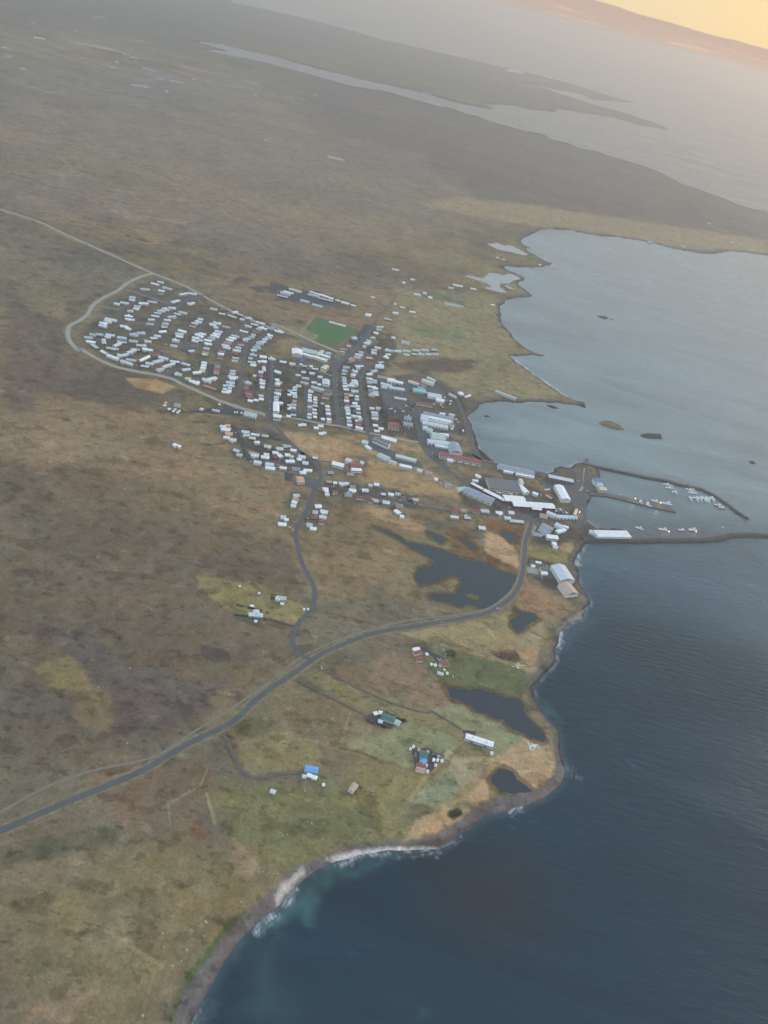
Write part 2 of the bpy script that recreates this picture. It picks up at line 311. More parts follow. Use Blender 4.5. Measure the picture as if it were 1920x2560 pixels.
URB=[('F: 200 690 260 640 330 598 450 640 620 712 600 760 530 790 540 850 440 840 320 808 250 785 190 745 175 720',.55),
('F: 560 770 720 800 745 740 800 700 845 715 860 760 835 810 835 930 740 930 590 900 575 830',.8),('F: 490 790 580 790 590 890 530 885 480 840',.7),
('F: 820 810 950 822 1005 860 1040 1000 960 985 900 950 830 940',.75),('F: 470 910 580 925 640 960 695 1005 690 1025 560 1008 500 980',.8),
('F: 700 1035 900 1065 905 1100 760 1080 700 1062',.8),('F: 985 1035 1120 1000 1250 1010 1285 1150 1250 1180 1150 1180 1140 1125 1000 1095',.8),
('F: 580 650 660 620 770 655 760 672 640 650',.7),('F: 735 985 800 985 790 1030 740 1020',.7),('F: 625 1060 720 1060 700 1145 600 1140',.4),
('M: 560 870 1180 1050 1150 1100 700 1100 560 1080 0 1060 -600 1060 -600 990 550 990',.9),('P: 540 0 600 0 500 230 440 240',.9),
('B: -80 -30 380 60 820 190 760 250 540 250 700 130 300 60',.8),('B: 740 310 1050 300 1180 320 1350 310 1250 420 900 380',.8)]
i=0
for s,c,f,wp,st in PATCH:
    i+=1; sel,mk=patchmask(multi(s),max(f*0.6,1.5),wp*0.9,20+i); mk=mk*min(0.96,st+0.06)
    cc=np.array(lin(c))*np.array((1.03,0.985,1.0))*((1.26 if s[0] in 'XT' else 1.06 if s[0]=='Z' else 1.16) if sum(c)>270 else 1.0); COL[sel]=COL[sel]*(1-mk[:,None])+cc*G*mk[:,None]
for s,st in URB:
    i+=1; sel,mk=patchmask(multi(s),7,6,20+i); n=fbm(GX[sel],GY[sel],22,40,3); mk=mk*st*np.clip((n-0.25)*3,0.25,1)
    COL[sel]=COL[sel]*(1-mk[:,None])+np.array(lin((70,69,70)))*G*mk[:,None]
PONDS=[('X: 310 175 380 195 470 240 500 265 640 290 740 320 800 355 880 375 960 385 1000 420 1080 440 1140 460 1130 520 1080 590 1010 645 960 655 920 645 870 625 800 632 700 605 640 590 625 572 690 560 770 565 800 530 820 500 800 470 750 462 690 490 580 512 552 480 545 455 570 415 640 400 650 370 600 330 520 295 430 240 350 205',2.0),
('X: 1120 640 1160 665 1230 675 1258 705 1200 740 1170 775 1130 780 1100 750 1095 710 1150 685',1.5),
('X: 720 1100 800 1108 860 1115 940 1110 1000 1140 1100 1165 1145 1170 1165 1200 1180 1260 1230 1310 1270 1350 1300 1400 1285 1418 1200 1380 1110 1340 1050 1290 960 1260 900 1240 840 1190 770 1170 740 1130',2.0),
('T: 945 860 960 820 1030 760 1100 755 1170 790 1210 870 1290 920 1375 985 1300 1000 1150 1018 1060 990 1000 940 955 900',1.0),
('K: 610 980 680 960 760 990 800 1030 790 1080 720 1080 650 1030',1.5),('L: 1180 1310 1280 1340 1400 1390 1480 1470 1400 1520 1300 1450 1240 1400',1.5),
('K: 110 1040 180 1040 330 1150 300 1170 200 1110',1.2)]
for s,_j in PONDS:     # sodden sedge round the ponds
    i+=1; P=np.array(multi(s)); sel=np.where((GX>P[:,0].min()-30)&(GX<P[:,0].max()+30)&(GY>P[:,1].min()-30)&(GY<P[:,1].max()+30))[0]
    d=-sdf(GX[sel],GY[sel],P); wd=3+9*fbm(GX[sel],GY[sel],18,70+i,3); mk=np.clip((wd-d)/3,0,1)[:,None]*0.75
    COL[sel]=COL[sel]*(1-mk)+np.array(lin((82,68,48)))*G*mk
# shore: grey shingle and dark weed below the turf
nb=fbm(GX,GY,60,31,3); bw=np.where(GR<1500,10+14*nb,np.where(GR<4000,6+9*nb,6+14*nb)); bw*=np.clip(GR/1500,0.6,3)
mk=np.clip((bw-SD)/2.5,0,1)[:,None]; wet=np.clip((bw*0.4-SD)/3,0,1)[:,None]
shg=np.array(lin((96,90,86)))*G; weed=np.array(lin((62,55,52)))*G
COL=COL*(1-mk)+(shg*(1-wet)+weed*wet)*mk
BEACH=[('Y: 60 1180 20 1180 50 1045 85 940 145 850 215 750 295 655 375 590 445 520 525 440 640 400 740 363 850 352 960 350 1080 310 1150 265 1200 215 1300 180 1450 140 1500 100 1520 60 1575 60 1560 110 1500 190 1250 270 1100 370 950 390 800 400 650 440 540 520 430 630 320 740 220 890 170 980 130 1080',(104,97,94),3,1.0),
('Y: 90 1080 150 960 230 830 290 740 380 655 440 600 460 615 300 760 200 920 130 1080',(74,66,66),3,.8),
('Y: 440 570 470 510 545 445 560 460 500 530 450 590',(180,172,162),3,.8),
('Y: 640 408 760 378 880 366 1060 366 1060 374 880 386 760 398 670 424',(196,190,184),2.5,.92),
('Y: 960 358 1080 335 1160 290 1260 235 1300 225 1260 255 1150 325 1070 370',(72,60,62),3,.7),
('X: 1440 700 1500 670 1530 650 1500 710 1420 745 1370 800 1350 790',(132,124,118),2.5,.8)]
for s,c,f,st in BEACH:
    i+=1; sel,mk=patchmask(multi(s,0.5),f,2.5,20+i); mk=mk*st
    COL[sel]=COL[sel]*(1-mk[:,None])+np.array(lin(c))*G*mk[:,None]
# colours dull a little, and the lava plain far off is darker
lum=COL@np.array((0.25,0.65,0.10)); COL=COL*0.84+lum[:,None]*0.16
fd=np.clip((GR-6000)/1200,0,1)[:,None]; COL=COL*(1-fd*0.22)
# faint tracks, ditches and turf walls worn into the plain
TRACKS=[('Z: 870 1060 1040 960 1075 880',(138,126,98),2),('Z: 870 1050 885 1190',(132,120,92),2),('Z: 1070 1000 1095 1090 1115 1165',(138,128,98),2.5),
('Z: 1210 1240 1290 1330 1350 1390',(136,122,92),3),('Z: 560 1710 640 1770 740 1840 840 1900',(138,122,94),3),('Z: 815 1900 780 2000 740 2140 720 2198',(126,112,84),2),
('Z: 1200 1040 1320 1110 1430 1180',(122,116,82),3),('X: 480 790 760 870 1030 945 1230 1000',(140,128,92),5),('T: 110 1070 300 800 640 460',(146,134,98),5),
('T: 540 1110 780 920 1050 650',(142,126,92),5),('T: 470 740 640 980',(128,118,86),3),('U: 1235 1260 1190 1420 1150 1570',(142,130,94),3),
('U: 1140 1580 1300 1620 1475 1675',(94,92,66),3),('U: 900 300 1180 370 1475 450',(84,76,62),2),('U: 780 1500 900 1420 1050 1290',(98,88,66),2),
('U: 500 1560 700 1510 780 1500',(136,124,90),3),('P: 860 930 1000 915 1230 880',(78,62,52),3),('G: -250 480 0 495 160 470',(78,62,52),3),
('P: 500 270 650 350 820 385 1100 390 1230 440',(140,128,100),3),('TL: 0 905 160 960 300 1030 520 1110',(130,118,92),9),
('TL: 480 905 560 945 700 950 800 965',(142,124,96),14),('TL: 560 945 550 915',(142,124,96),14),('TL: 780 895 960 915 1060 965 1140 1000',(136,120,92),10),
('TL: 550 1020 640 1045',(66,62,60),10),('TL: 0 170 120 190 260 240 420 290 560 335 620 350 740 330',(122,120,118),35),('TL: 0 205 150 225 230 245',(122,120,118),30),
('TL: 320 185 400 200 500 220',(142,146,146),55),('TL: 330 245 480 290 600 320',(122,120,118),25),('TL: 800 290 950 320 1100 360',(142,122,96),60),('TL: 740 300 900 350 1090 385',(134,120,98),50),
('TL: 60 360 230 400',(140,122,96),30),('TL: 550 170 650 190',(138,136,132),40),('TL: 410 75 460 80',(150,150,148),40),('TL: 1390 665 1430 680 1480 690',(176,180,172),14),
('TL: 1240 420 1310 430',(134,134,134),22),('TL: 600 375 720 375 900 355 1140 410 1300 420',(118,116,114),14),
('TR: 540 310 565 300 590 318',(196,190,182),90),('TR: 480 338 560 355 640 378',(168,164,160),70),('TR: 640 345 720 352',(150,148,146),60),('TR: 60 380 200 405 400 450',(138,120,104),50)]
TRK=0
for s,c,w in TRACKS:
    if s[0] in 'ZXTUSPG': w=w*0.6
    P=multi(s); P=np.array(P); lo=P.min(0)-w*2-5; hi=P.max(0)+w*2+5
    sel=np.where((GX>lo[0])&(GX<hi[0])&(GY>lo[1])&(GY<hi[1]))[0]; d=np.full(len(sel),1e9); x,y=GX[sel],GY[sel]
    for a,b in zip(P[:-1],P[1:]):
        e=b-a; t=np.clip(((x-a[0])*e[0]+(y-a[1])*e[1])/(e@e),0,1); d=np.minimum(d,np.hypot(x-a[0]-e[0]*t,y-a[1]-e[1]*t))
    q=np.clip((w*(0.7+0.7*vnoise(x,y,w*4+6,77))-d)/w*1.4+0.3,0,0.8)[:,None]
    COL[sel]=COL[sel]*(1-q)+np.array(lin(c))*G*q
hgt=np.where(SD>0,np.minimum(SD*0.22,LAND),np.maximum(SD*0.3,-12))
far=np.clip((GR-4600)/3000,0,1)*np.clip(SD/80,0,1)
hgt=hgt+far*(fbm(GX,GY,900,51,4)-0.35)*22
def grid_mesh(name,z,keep,attrs):
    """quads of the polar grid whose corners are all kept"""
    K=keep.reshape(nR,nT); q=K[:-1,:-1]|K[1:,:-1]|K[:-1,1:]|K[1:,1:]
    ii,jj=np.where(q); a=ii*nT+jj; quads=np.stack([a,a+1,a+nT+1,a+nT],1)
    used=np.unique(quads); remap=np.full(nR*nT,-1,np.int64); remap[used]=np.arange(len(used)); quads=remap[quads][:,::-1]
    me=bpy.data.meshes.new(name); me.vertices.add(len(used)); co=np.stack([GX[used],GY[used],z[used]],1).astype(np.float32)
    me.vertices.foreach_set('co',co.ravel()); n=len(quads); me.loops.add(n*4); me.loops.foreach_set('vertex_index',quads.ravel().astype(np.int32))
    me.polygons.add(n); me.polygons.foreach_set('loop_start',np.arange(0,n*4,4,dtype=np.int32))
    me.update(calc_edges=True); me.validate()
    if me.polygons[0].normal.z<0: me.flip_normals()
    me.polygons.foreach_set('use_smooth',np.ones(n,bool))
    for an,av in attrs.items():
        at_=me.attributes.new(an,'FLOAT_COLOR','POINT'); v=np.ones((len(used),4),np.float32); v[:,:3]=av[used]; at_.data.foreach_set('color',v.ravel())
    o=bpy.data.objects.new(name,me); SC.collection.objects.link(o); return o
# ground material: surveyed vegetation colour broken up by procedural noise
def ground_mat():
    m=bpy.data.materials.new('turf_and_heath'); m.use_nodes=True; nt=m.node_tree; N=nt.nodes; L=nt.links; b=N['Principled BSDF']
    at_=N.new('ShaderNodeAttribute'); at_.attribute_name='soil'; tc=N.new('ShaderNodeTexCoord')
    cur=at_.outputs['Color']
    for sc,det,lo,hi in ((0.008,8,0.86,1.14),(0.05,9,0.78,1.22),(0.35,6,0.78,1.22)):
        nz=N.new('ShaderNodeTexNoise'); nz.inputs['Scale'].default_value=sc; nz.inputs['Detail'].default_value=det; nz.inputs['Roughness'].default_value=0.62; nz.inputs['Distortion'].default_value=0.6; L.new(tc.outputs['Object'],nz.inputs[0])
        r=N.new('ShaderNodeMapRange'); r.inputs[1].default_value=0.32; r.inputs[2].default_value=0.68; r.inputs[3].default_value=lo; r.inputs[4].default_value=hi; L.new(nz.outputs[0],r.inputs[0])
        s=N.new('ShaderNodeVectorMath'); s.operation='SCALE'; L.new(cur,s.inputs[0]); L.new(r.outputs[0],s.inputs['Scale']); cur=s.outputs[0]
    # scrub and bare lava showing as crisp dark and pale spots
    for sc,lo,hi,k in ((0.028,0.56,0.60,0.74),(0.075,0.59,0.62,0.70),(0.05,0.62,0.65,1.28)):
        mp=N.new('ShaderNodeMapping'); mp.inputs['Location'].default_value=(sc*9000,k*700,0); mp.inputs['Scale'].default_value=(0.8,1.25,1); L.new(tc.outputs['Object'],mp.inputs[0])
        nz=N.new('ShaderNodeTexNoise'); nz.inputs['Scale'].default_value=sc; nz.inputs['Detail'].default_value=6; nz.inputs['Roughness'].default_value=0.6; L.new(mp.outputs[0],nz.inputs[0])
        r=N.new('ShaderNodeMapRange'); r.inputs[1].default_value=lo; r.inputs[2].default_value=hi; r.inputs[3].default_value=1; r.inputs[4].default_value=k; L.new(nz.outputs[0],r.inputs[0])
        s=N.new('ShaderNodeVectorMath'); s.operation='SCALE'; L.new(cur,s.inputs[0]); L.new(r.outputs[0],s.inputs['Scale']); cur=s.outputs[0]
    nz=N.new('ShaderNodeTexNoise'); nz.inputs['Scale'].default_value=0.03; nz.inputs['Detail'].default_value=6; L.new(tc.outputs['Object'],nz.inputs[0])
    r=N.new('ShaderNodeMapRange'); r.inputs[1].default_value=0.4; r.inputs[2].default_value=0.65; L.new(nz.outputs['Color'],r.inputs[0])
    mx=N.new('ShaderNodeMix'); mx.data_type='RGBA'; mx.blend_type='MULTIPLY'; L.new(r.outputs[0],mx.inputs[0]); L.new(cur,mx.inputs[6]); mx.inputs[7].default_value=(1.10,0.96,0.86,1)
    L.new(mx.outputs[2],b.inputs['Base Color']); b.inputs['Roughness'].default_value=0.95; b.inputs['Specular IOR Level'].default_value=0.1
    n3=N.new('ShaderNodeTexNoise'); n3.inputs['Scale'].default_value=0.12; n3.inputs['Detail'].default_value=8; L.new(tc.outputs['Object'],n3.inputs[0])
    bp=N.new('ShaderNodeBump'); bp.inputs['Strength'].default_value=0.5; bp.inputs['Distance'].default_value=2.5; L.new(n3.outputs[0],bp.inputs['Height']); L.new(bp.outputs[0],b.inputs['Normal'])
    return m
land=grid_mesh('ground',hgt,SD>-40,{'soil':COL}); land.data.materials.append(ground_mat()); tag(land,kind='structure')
# sea with shallows, kelp, surf; reflected sky brightness is painted into the bay tint
SEA=np.zeros((len(GX),3)); SEA[:]=np.array((0.003,0.023,0.040))
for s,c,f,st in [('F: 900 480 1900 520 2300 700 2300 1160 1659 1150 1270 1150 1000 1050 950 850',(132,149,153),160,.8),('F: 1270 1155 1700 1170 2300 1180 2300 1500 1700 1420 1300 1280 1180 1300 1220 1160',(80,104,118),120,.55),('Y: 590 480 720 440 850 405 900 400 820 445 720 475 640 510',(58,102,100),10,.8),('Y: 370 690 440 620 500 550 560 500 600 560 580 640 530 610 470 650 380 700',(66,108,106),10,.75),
  ('Y: 380 760 440 740 440 900 500 950 490 1000 310 1000 360 880',(46,80,84),18,.7),('Y: 500 950 700 1000 1040 1010 1040 1060 400 1060',(38,66,72),25,.4),('Y: 280 770 330 720 340 760 300 800',(60,88,84),5,.5),
  ('Y: 130 1045 170 960 240 940 200 1030',(66,90,88),5,.5),('Y: 980 985 1010 985 1030 1020 980 1030',(40,84,80),6,.6),('Y: 850 920 960 960 880 960',(44,66,76),12,.5),
  ('Y: 1080 460 1350 400 1450 520 1420 680 1250 700 1100 600',(50,42,44),60,.7),('Y: 380 790 250 900 180 1050 300 1050 330 900',(24,38,50),20,.5),
  ('X: 1280 1170 1330 1230 1400 1290 1280 1250',(58,96,108),8,.6),('X: 1500 300 1600 280 1659 330 1600 500 1530 520 1490 420',(60,92,100),12,.5),('X: 1370 780 1450 720 1540 690 1600 720 1480 800 1400 900',(56,86,98),12,.5),
  ('O: 1400 1060 1430 1060 1440 1200 1400 1180',(130,160,165),4,.6)]:
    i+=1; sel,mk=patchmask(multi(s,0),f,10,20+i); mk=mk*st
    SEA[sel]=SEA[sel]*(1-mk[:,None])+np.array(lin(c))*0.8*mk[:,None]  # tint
sh=np.clip(1+SD/12,0,1)[:,None]**1.5*0.35*np.clip(2-GR/2500,0.3,1)[:,None]; SEA=SEA*(1-sh)+np.array(lin((84,98,100)))*sh
foam=np.zeros(len(GX))
for s,st in [('Y: 370 680 440 600 500 540 530 500 515 560 440 640 385 700',1.1),('Y: 110 1045 150 960 165 980 130 1060',.9),('Y: 620 430 780 385 1060 360 1060 395 800 405 660 440',.9),('Y: 1040 380 1160 320 1160 340 1080 380',.8),('Y: 1330 225 1400 200 1400 220 1330 240',.9),
  ('Y: 1560 30 1640 90 1620 110 1560 90',.3),('X: 1410 1540 1530 1600 1520 1620 1420 1600',.25),('O: 1290 820 1380 650 1470 760 1460 860 1300 880',1.0),('X: 1360 940 1350 800 1400 745 1510 700 1520 720 1400 760 1375 900',.9),
  ('R: 900 270 960 300 1110 360 1240 400 1200 420 1100 380 960 310',.6),('R: 820 957 850 980 1000 1090 1200 1225 1200 1245 1000 1115 840 1000',1.0),('R: 1300 1265 1450 1290 1310 1275',.7),('R: 870 480 960 470 950 500',.5),('R: 940 570 1000 560 1020 600 950 590',.5),('R: 1250 660 1390 690 1390 710 1260 680',.4)]:
    sel,mk=patchmask(multi(s,0),5,6,91); foam[sel]=np.maximum(foam[sel],mk*st*0.85)
nf=fbm(GX,GY,9,61,4); nf2=fbm(GX,GY,90,62,3)
line=np.exp(-((SD+3)/2.5)**2)*np.clip((nf2-0.5)*4,0,0.45)*np.clip(GR/1500,0,1)
wob=(fbm(GX,GY,14,66,3)-0.5)*9
bands=sum(k*np.exp(-((SD+wob-c)/1.3)**2) for c,k in ((-1.5,1.0),(-6,0.8),(-11,0.65),(-17,0.4)))
foam=np.clip(foam*np.clip(bands,0,1)*np.clip((nf-0.36)*6,0.1,1)*1.2+foam*np.clip((nf-0.60)*6,0,0.5)+line*np.clip((nf-0.35)*4,0,1),0,1)
sl=fbm(GX*0.5,GY*1.2,900,63,4); 
def sea_mat():
    m=bpy.data.materials.new('sea_water'); m.use_nodes=True; nt=m.node_tree; N=nt.nodes; L=nt.links; b=N['Principled BSDF']
    a=N.new('ShaderNodeAttribute'); a.attribute_name='tint'; f=N.new('ShaderNodeAttribute'); f.attribute_name='foam'; tc=N.new('ShaderNodeTexCoord')
    sep=N.new('ShaderNodeSeparateColor'); L.new(f.outputs['Color'],sep.inputs[0])
    mx=N.new('ShaderNodeMix'); mx.data_type='RGBA'; L.new(sep.outputs[0],mx.inputs[0]); L.new(a.outputs['Color'],mx.inputs[6]); mx.inputs[7].default_value=(0.42,0.44,0.46,1)
    b.inputs['IOR'].default_value=1.38
    # wind streaks change the roughness
    mp=N.new('ShaderNodeMapping'); mp.inputs['Scale'].default_value=(0.0022,0.006,0.004); mp.inputs['Rotation'].default_value=(0,0,math.radians(12)); L.new(tc.outputs['Object'],mp.inputs[0])
    n1=N.new('ShaderNodeTexNoise'); n1.inputs['Scale'].default_value=1; n1.inputs['Detail'].default_value=8; n1.inputs['Roughness'].default_value=0.6; n1.inputs['Distortion'].default_value=1.2; L.new(mp.outputs[0],n1.inputs[0])
    r=N.new('ShaderNodeMapRange'); r.inputs[1].default_value=0.35; r.inputs[2].default_value=0.65; r.inputs[3].default_value=0.13; r.inputs[4].default_value=0.30; L.new(n1.outputs[0],r.inputs[0]); L.new(r.outputs[0],b.inputs['Roughness'])
    r2=N.new('ShaderNodeMapRange'); r2.inputs[1].default_value=0.36; r2.inputs[2].default_value=0.66; r2.inputs[3].default_value=0.80; r2.inputs[4].default_value=1.28; L.new(n1.outputs[0],r2.inputs[0])
    sc_=N.new('ShaderNodeVectorMath'); sc_.operation='SCALE'; L.new(mx.outputs[2],sc_.inputs[0]); L.new(r2.outputs[0],sc_.inputs['Scale']); L.new(sc_.outputs[0],b.inputs['Base Color'])
    mp2=N.new('ShaderNodeMapping'); mp2.inputs['Scale'].default_value=(0.035,0.15,0.1); mp2.inputs['Rotation'].default_value=(0,0,math.radians(-26)); L.new(tc.outputs['Object'],mp2.inputs[0])
    n2=N.new('ShaderNodeTexNoise'); n2.inputs['Scale'].default_value=1; n2.inputs['Detail'].default_value=5; n2.inputs['Roughness'].default_value=0.55; L.new(mp2.outputs[0],n2.inputs[0])
    bp=N.new('ShaderNodeBump'); bp.inputs['Strength'].default_value=0.8; bp.inputs['Distance'].default_value=1.8; L.new(n2.outputs[0],bp.inputs['Height']); L.new(bp.outputs[0],b.inputs['Normal'])
    return m
ff=np.stack([foam,sl,foam],1)
sea=grid_mesh('sea',np.zeros(len(GX)),SD<25,{'tint':SEA,'foam':ff}); sea.data.materials.append(sea_mat()); tag(sea,kind='structure')
# ------------------------------------------------------------------ flat sheets: ponds, roads, yards
def refine(P,step=6,jit=0.0,closed=True,seed=0):
    P=[np.array(p) for p in P]; out=[]; n=len(P); rg=random.Random(seed)
    for k in range(n if closed else n-1):
        a=P[k]; b=P[(k+1)%n]; m=max(1,int(np.linalg.norm(b-a)/step))
        for j in range(m): out.append(a+(b-a)*j/m+(np.array([rg.uniform(-jit,jit),rg.uniform(-jit,jit)]) if jit else 0))
    if not closed: out.append(P[-1])
    return out
def flat(name,P,z,m,label=None,cat=None,kind='structure',jit=0,step=6,seed=0,group=None):
    if jit: P=refine(P,step,jit,True,seed)
    bm=bmesh.new(); vs=[bm.verts.new((p[0],p[1],z)) for p in P]; bm.faces.new(vs); bmesh.ops.triangulate(bm,faces=bm.faces[:]); bmesh.ops.recalc_face_normals(bm,faces=bm.faces[:])
    me=bpy.data.meshes.new(name); bm.to_mesh(me); bm.free()
    if me.polygons and me.polygons[0].normal.z<0: me.flip_normals()
    me.materials.append(m); o=bpy.data.objects.new(name,me); SC.collection.objects.link(o); return tag(o,label,cat,group,kind)
def pond_mat():
    m=bpy.data.materials.new('pond_water'); m.use_nodes=True; nt=m.node_tree; N=nt.nodes; L=nt.links; b=N['Principled BSDF']
    b.inputs['Base Color'].default_value=(0.035,0.045,0.055,1); b.inputs['Roughness'].default_value=0.12; b.inputs['IOR'].default_value=1.33
    tc=N.new('ShaderNodeTexCoord'); n2=N.new('ShaderNodeTexNoise'); n2.inputs['Scale'].default_value=0.2; n2.inputs['Detail'].default_value=4; L.new(tc.outputs['Object'],n2.inputs[0])
    bp=N.new('ShaderNodeBump'); bp.inputs['Strength'].default_value=0.15; bp.inputs['Distance'].default_value=0.6; L.new(n2.outputs[0],bp.inputs['Height']); L.new(bp.outputs[0],b.inputs['Normal'])
    return m
PW=pond_mat()
for k,(s,j) in enumerate(PONDS): flat('pond',multi(s),LAND+0.06,PW,jit=j,step=5,seed=k)
flat('marsh_islet',multi('X: 835 570 870 560 915 580 905 598 870 592'),LAND+0.12,mat('marsh_turf',lin((96,84,54)),0.9,0.2,0.2),jit=1.0,seed=5)
PALEW=PW
for k,s in enumerate(['R: 665 230 700 232 735 225 780 245 820 240 880 270 940 305 900 305 820 285 740 270 700 250','R: 510 440 560 438 640 455 680 422 740 425 770 435 800 425 850 435 885 460 840 470 810 490 760 488 745 510 800 550 760 548 690 530 640 515 700 512 660 485 600 465',
   'R: 780 505 800 500 840 525 815 525','R: 380 608 400 608 520 635 520 645 400 630','R: 435 490 460 492 505 512 480 515','R: 545 438 555 436 570 440 560 442']):
    flat('lagoon',multi(s),LAND+0.06,mat('lagoon_water',(0.22,0.25,0.26),0.15),jit=2.5,step=10,seed=20+k)  # pale base colour has the sky's reflection painted in
def flat_y(name,s,m,z=0.08,jit=0.0,seed=0): return flat(name,multi(s),LAND+z,m,jit=jit,step=6,seed=seed)
PITCHM=mat('pitch_turf',(0.06,0.14,0.045),0.9,0.12,0.08)
flat_y('football_pitch','Q: 560 488 640 500 1110 640 1100 680 900 810 870 830 | C: 800 745 480 640 540 545 290 440',PITCHM)
ASPH=mat('asphalt',lin((86,87,90)),0.85,0.12,0.06); ASPHD=mat('dark_asphalt',lin((66,66,72)),0.85,0.15,0.08); CONC=mat('concrete_road',lin((150,149,143)),0.85,0.1,0.06); GRAV=mat('gravel',lin((98,92,86)),0.95,0.15,0.1)
YARDS=[('J: 20 760 120 740 680 780 720 960 660 1060 560 1080 300 1120 540 1140 600 1240 740 1280 780 1480 400 1450 200 1400 120 1300 60 1100',ASPH),('K: 260 380 460 340 820 400 960 520 1000 620 1240 660 1240 730 700 720 380 560 200 460',GRAV),
('E: 960 1030 1200 1000 1440 1080 1600 1260 1640 1420 1300 1380 1040 1240',ASPH),('E: 480 1010 900 1020 960 1200 980 1380 520 1380',ASPH),
('C: 1330 340 1445 375 1300 640 1100 690 1130 600 1230 480',ASPHD),('C: 760 930 860 960 950 930 1040 930 900 1060 850 1110 770 1110 760 1020',ASPH),
('C: 150 650 560 770 600 800 440 790 200 720',ASPH),
('K: 1130 395 1440 412 1540 440 1590 500 1600 880 1480 900 1440 850 1490 700 1400 640 1350 640 1290 600 1240 480 1120 470',ASPH),('K: 1040 370 1120 360 1300 400 1200 430 1060 410',ASPHD),
('K: 350 350 440 360 480 430 490 490 420 470 340 420',ASPHD),('K: 440 830 960 820 990 830 1020 880 900 870',GRAV),('N: 475 712 780 712 1040 735 1050 706 1190 710 1215 735 1220 748 1060 755 560 745',CONC),
('H: 540 100 950 180 990 240 900 300 560 220 500 160',ASPHD),('H: 820 480 1050 490 1070 590 900 580',ASPHD),('H: 1100 160 1200 160 1250 560 1150 480',ASPH),
('H: 260 570 380 600 420 700 640 840 830 950 1170 1050 1240 1180 1030 1160 800 1090 640 1010 420 880 280 760',ASPH),('J: 160 1320 400 1400 560 1440 400 1560 240 1540',ASPH),
('G: 1190 970 1340 1000 1300 1130 1190 1110',ASPHD),('I: 540 610 800 690 740 830 340 760 420 740 560 740',ASPH),('K: 900 1360 1050 1400 1040 1460 900 1430',CONC),
('E: 520 1380 940 1400 1000 1530 700 1490 560 1460',ASPH),('Q: 60 170 220 120 380 140 500 170 470 280 270 260',ASPHD),('Q: 420 200 600 210 800 270 760 320 600 340 440 290',ASPHD),('Q: -20 20 120 50 230 90 200 130 -30 110',ASPHD),
('M: 560 890 700 925 950 1005 1160 1060 900 1050 700 1095 560 1080 200 1050 0 1045 0 1010 400 985 540 990',ASPHD),('T: 640 350 790 370 780 405 700 385 660 400',ASPHD),('V: 0 0 200 0 330 60 330 300 200 350 130 340 40 330 0 340',GRAV),
('S: 330 410 420 400 600 510 760 590 760 650 640 660 560 560 400 480',ASPHD),('X: 250 1270 330 1240 500 1290 400 1340 350 1330 270 1300',mat('farm_yard',lin((84,78,72)),0.95,0.25,0.3)),
('T: 110 540 280 530 460 620 400 700 310 790 170 780 140 640',MATS['farm_yard']),('O: 490 740 700 790 820 850 950 880 1000 1090 420 1050 430 1110 400 1000 480 980',GRAV)]
for k,(s,m) in enumerate(YARDS): flat('yard',multi(s),LAND+0.10+0.002*(k%5),m,jit=0.8,step=8,seed=50+k)
def ribbon(name,s,w,m,z,jit=0.0,closed=False):
    P=[np.array(p) for p in multi(s)]
    # Catmull-Rom smoothing
    Q=[]
    for k in range(len(P)-1):
        p0=P[max(k-1,0)];p1=P[k];p2=P[k+1];p3=P[min(k+2,len(P)-1)]; n=max(2,int(np.linalg.norm(p2-p1)/8))
        for j in range(n):
            t=j/n; Q.append(0.5*((2*p1)+(-p0+p2)*t+(2*p0-5*p1+4*p2-p3)*t*t+(-p0+3*p1-3*p2+p3)*t**3))
    Q.append(P[-1]); v=[];f=[]
    for k,q in enumerate(Q):
        d=Q[min(k+1,len(Q)-1)]-Q[max(k-1,0)]; d=d/(np.linalg.norm(d)+1e-9); nn=np.array([-d[1],d[0]]); ww=w/2*(1+random.uniform(-jit,jit))
        v+=[(*(q+nn*ww),z),(*(q-nn*ww),z)]
        if k: a=2*k; f.append((a-2,a-1,a+1,a))
    o=newobj(name,v,f,m)
    if f and o.data.polygons[0].normal.z<0: o.data.flip_normals()
    return tag(o,kind='structure')
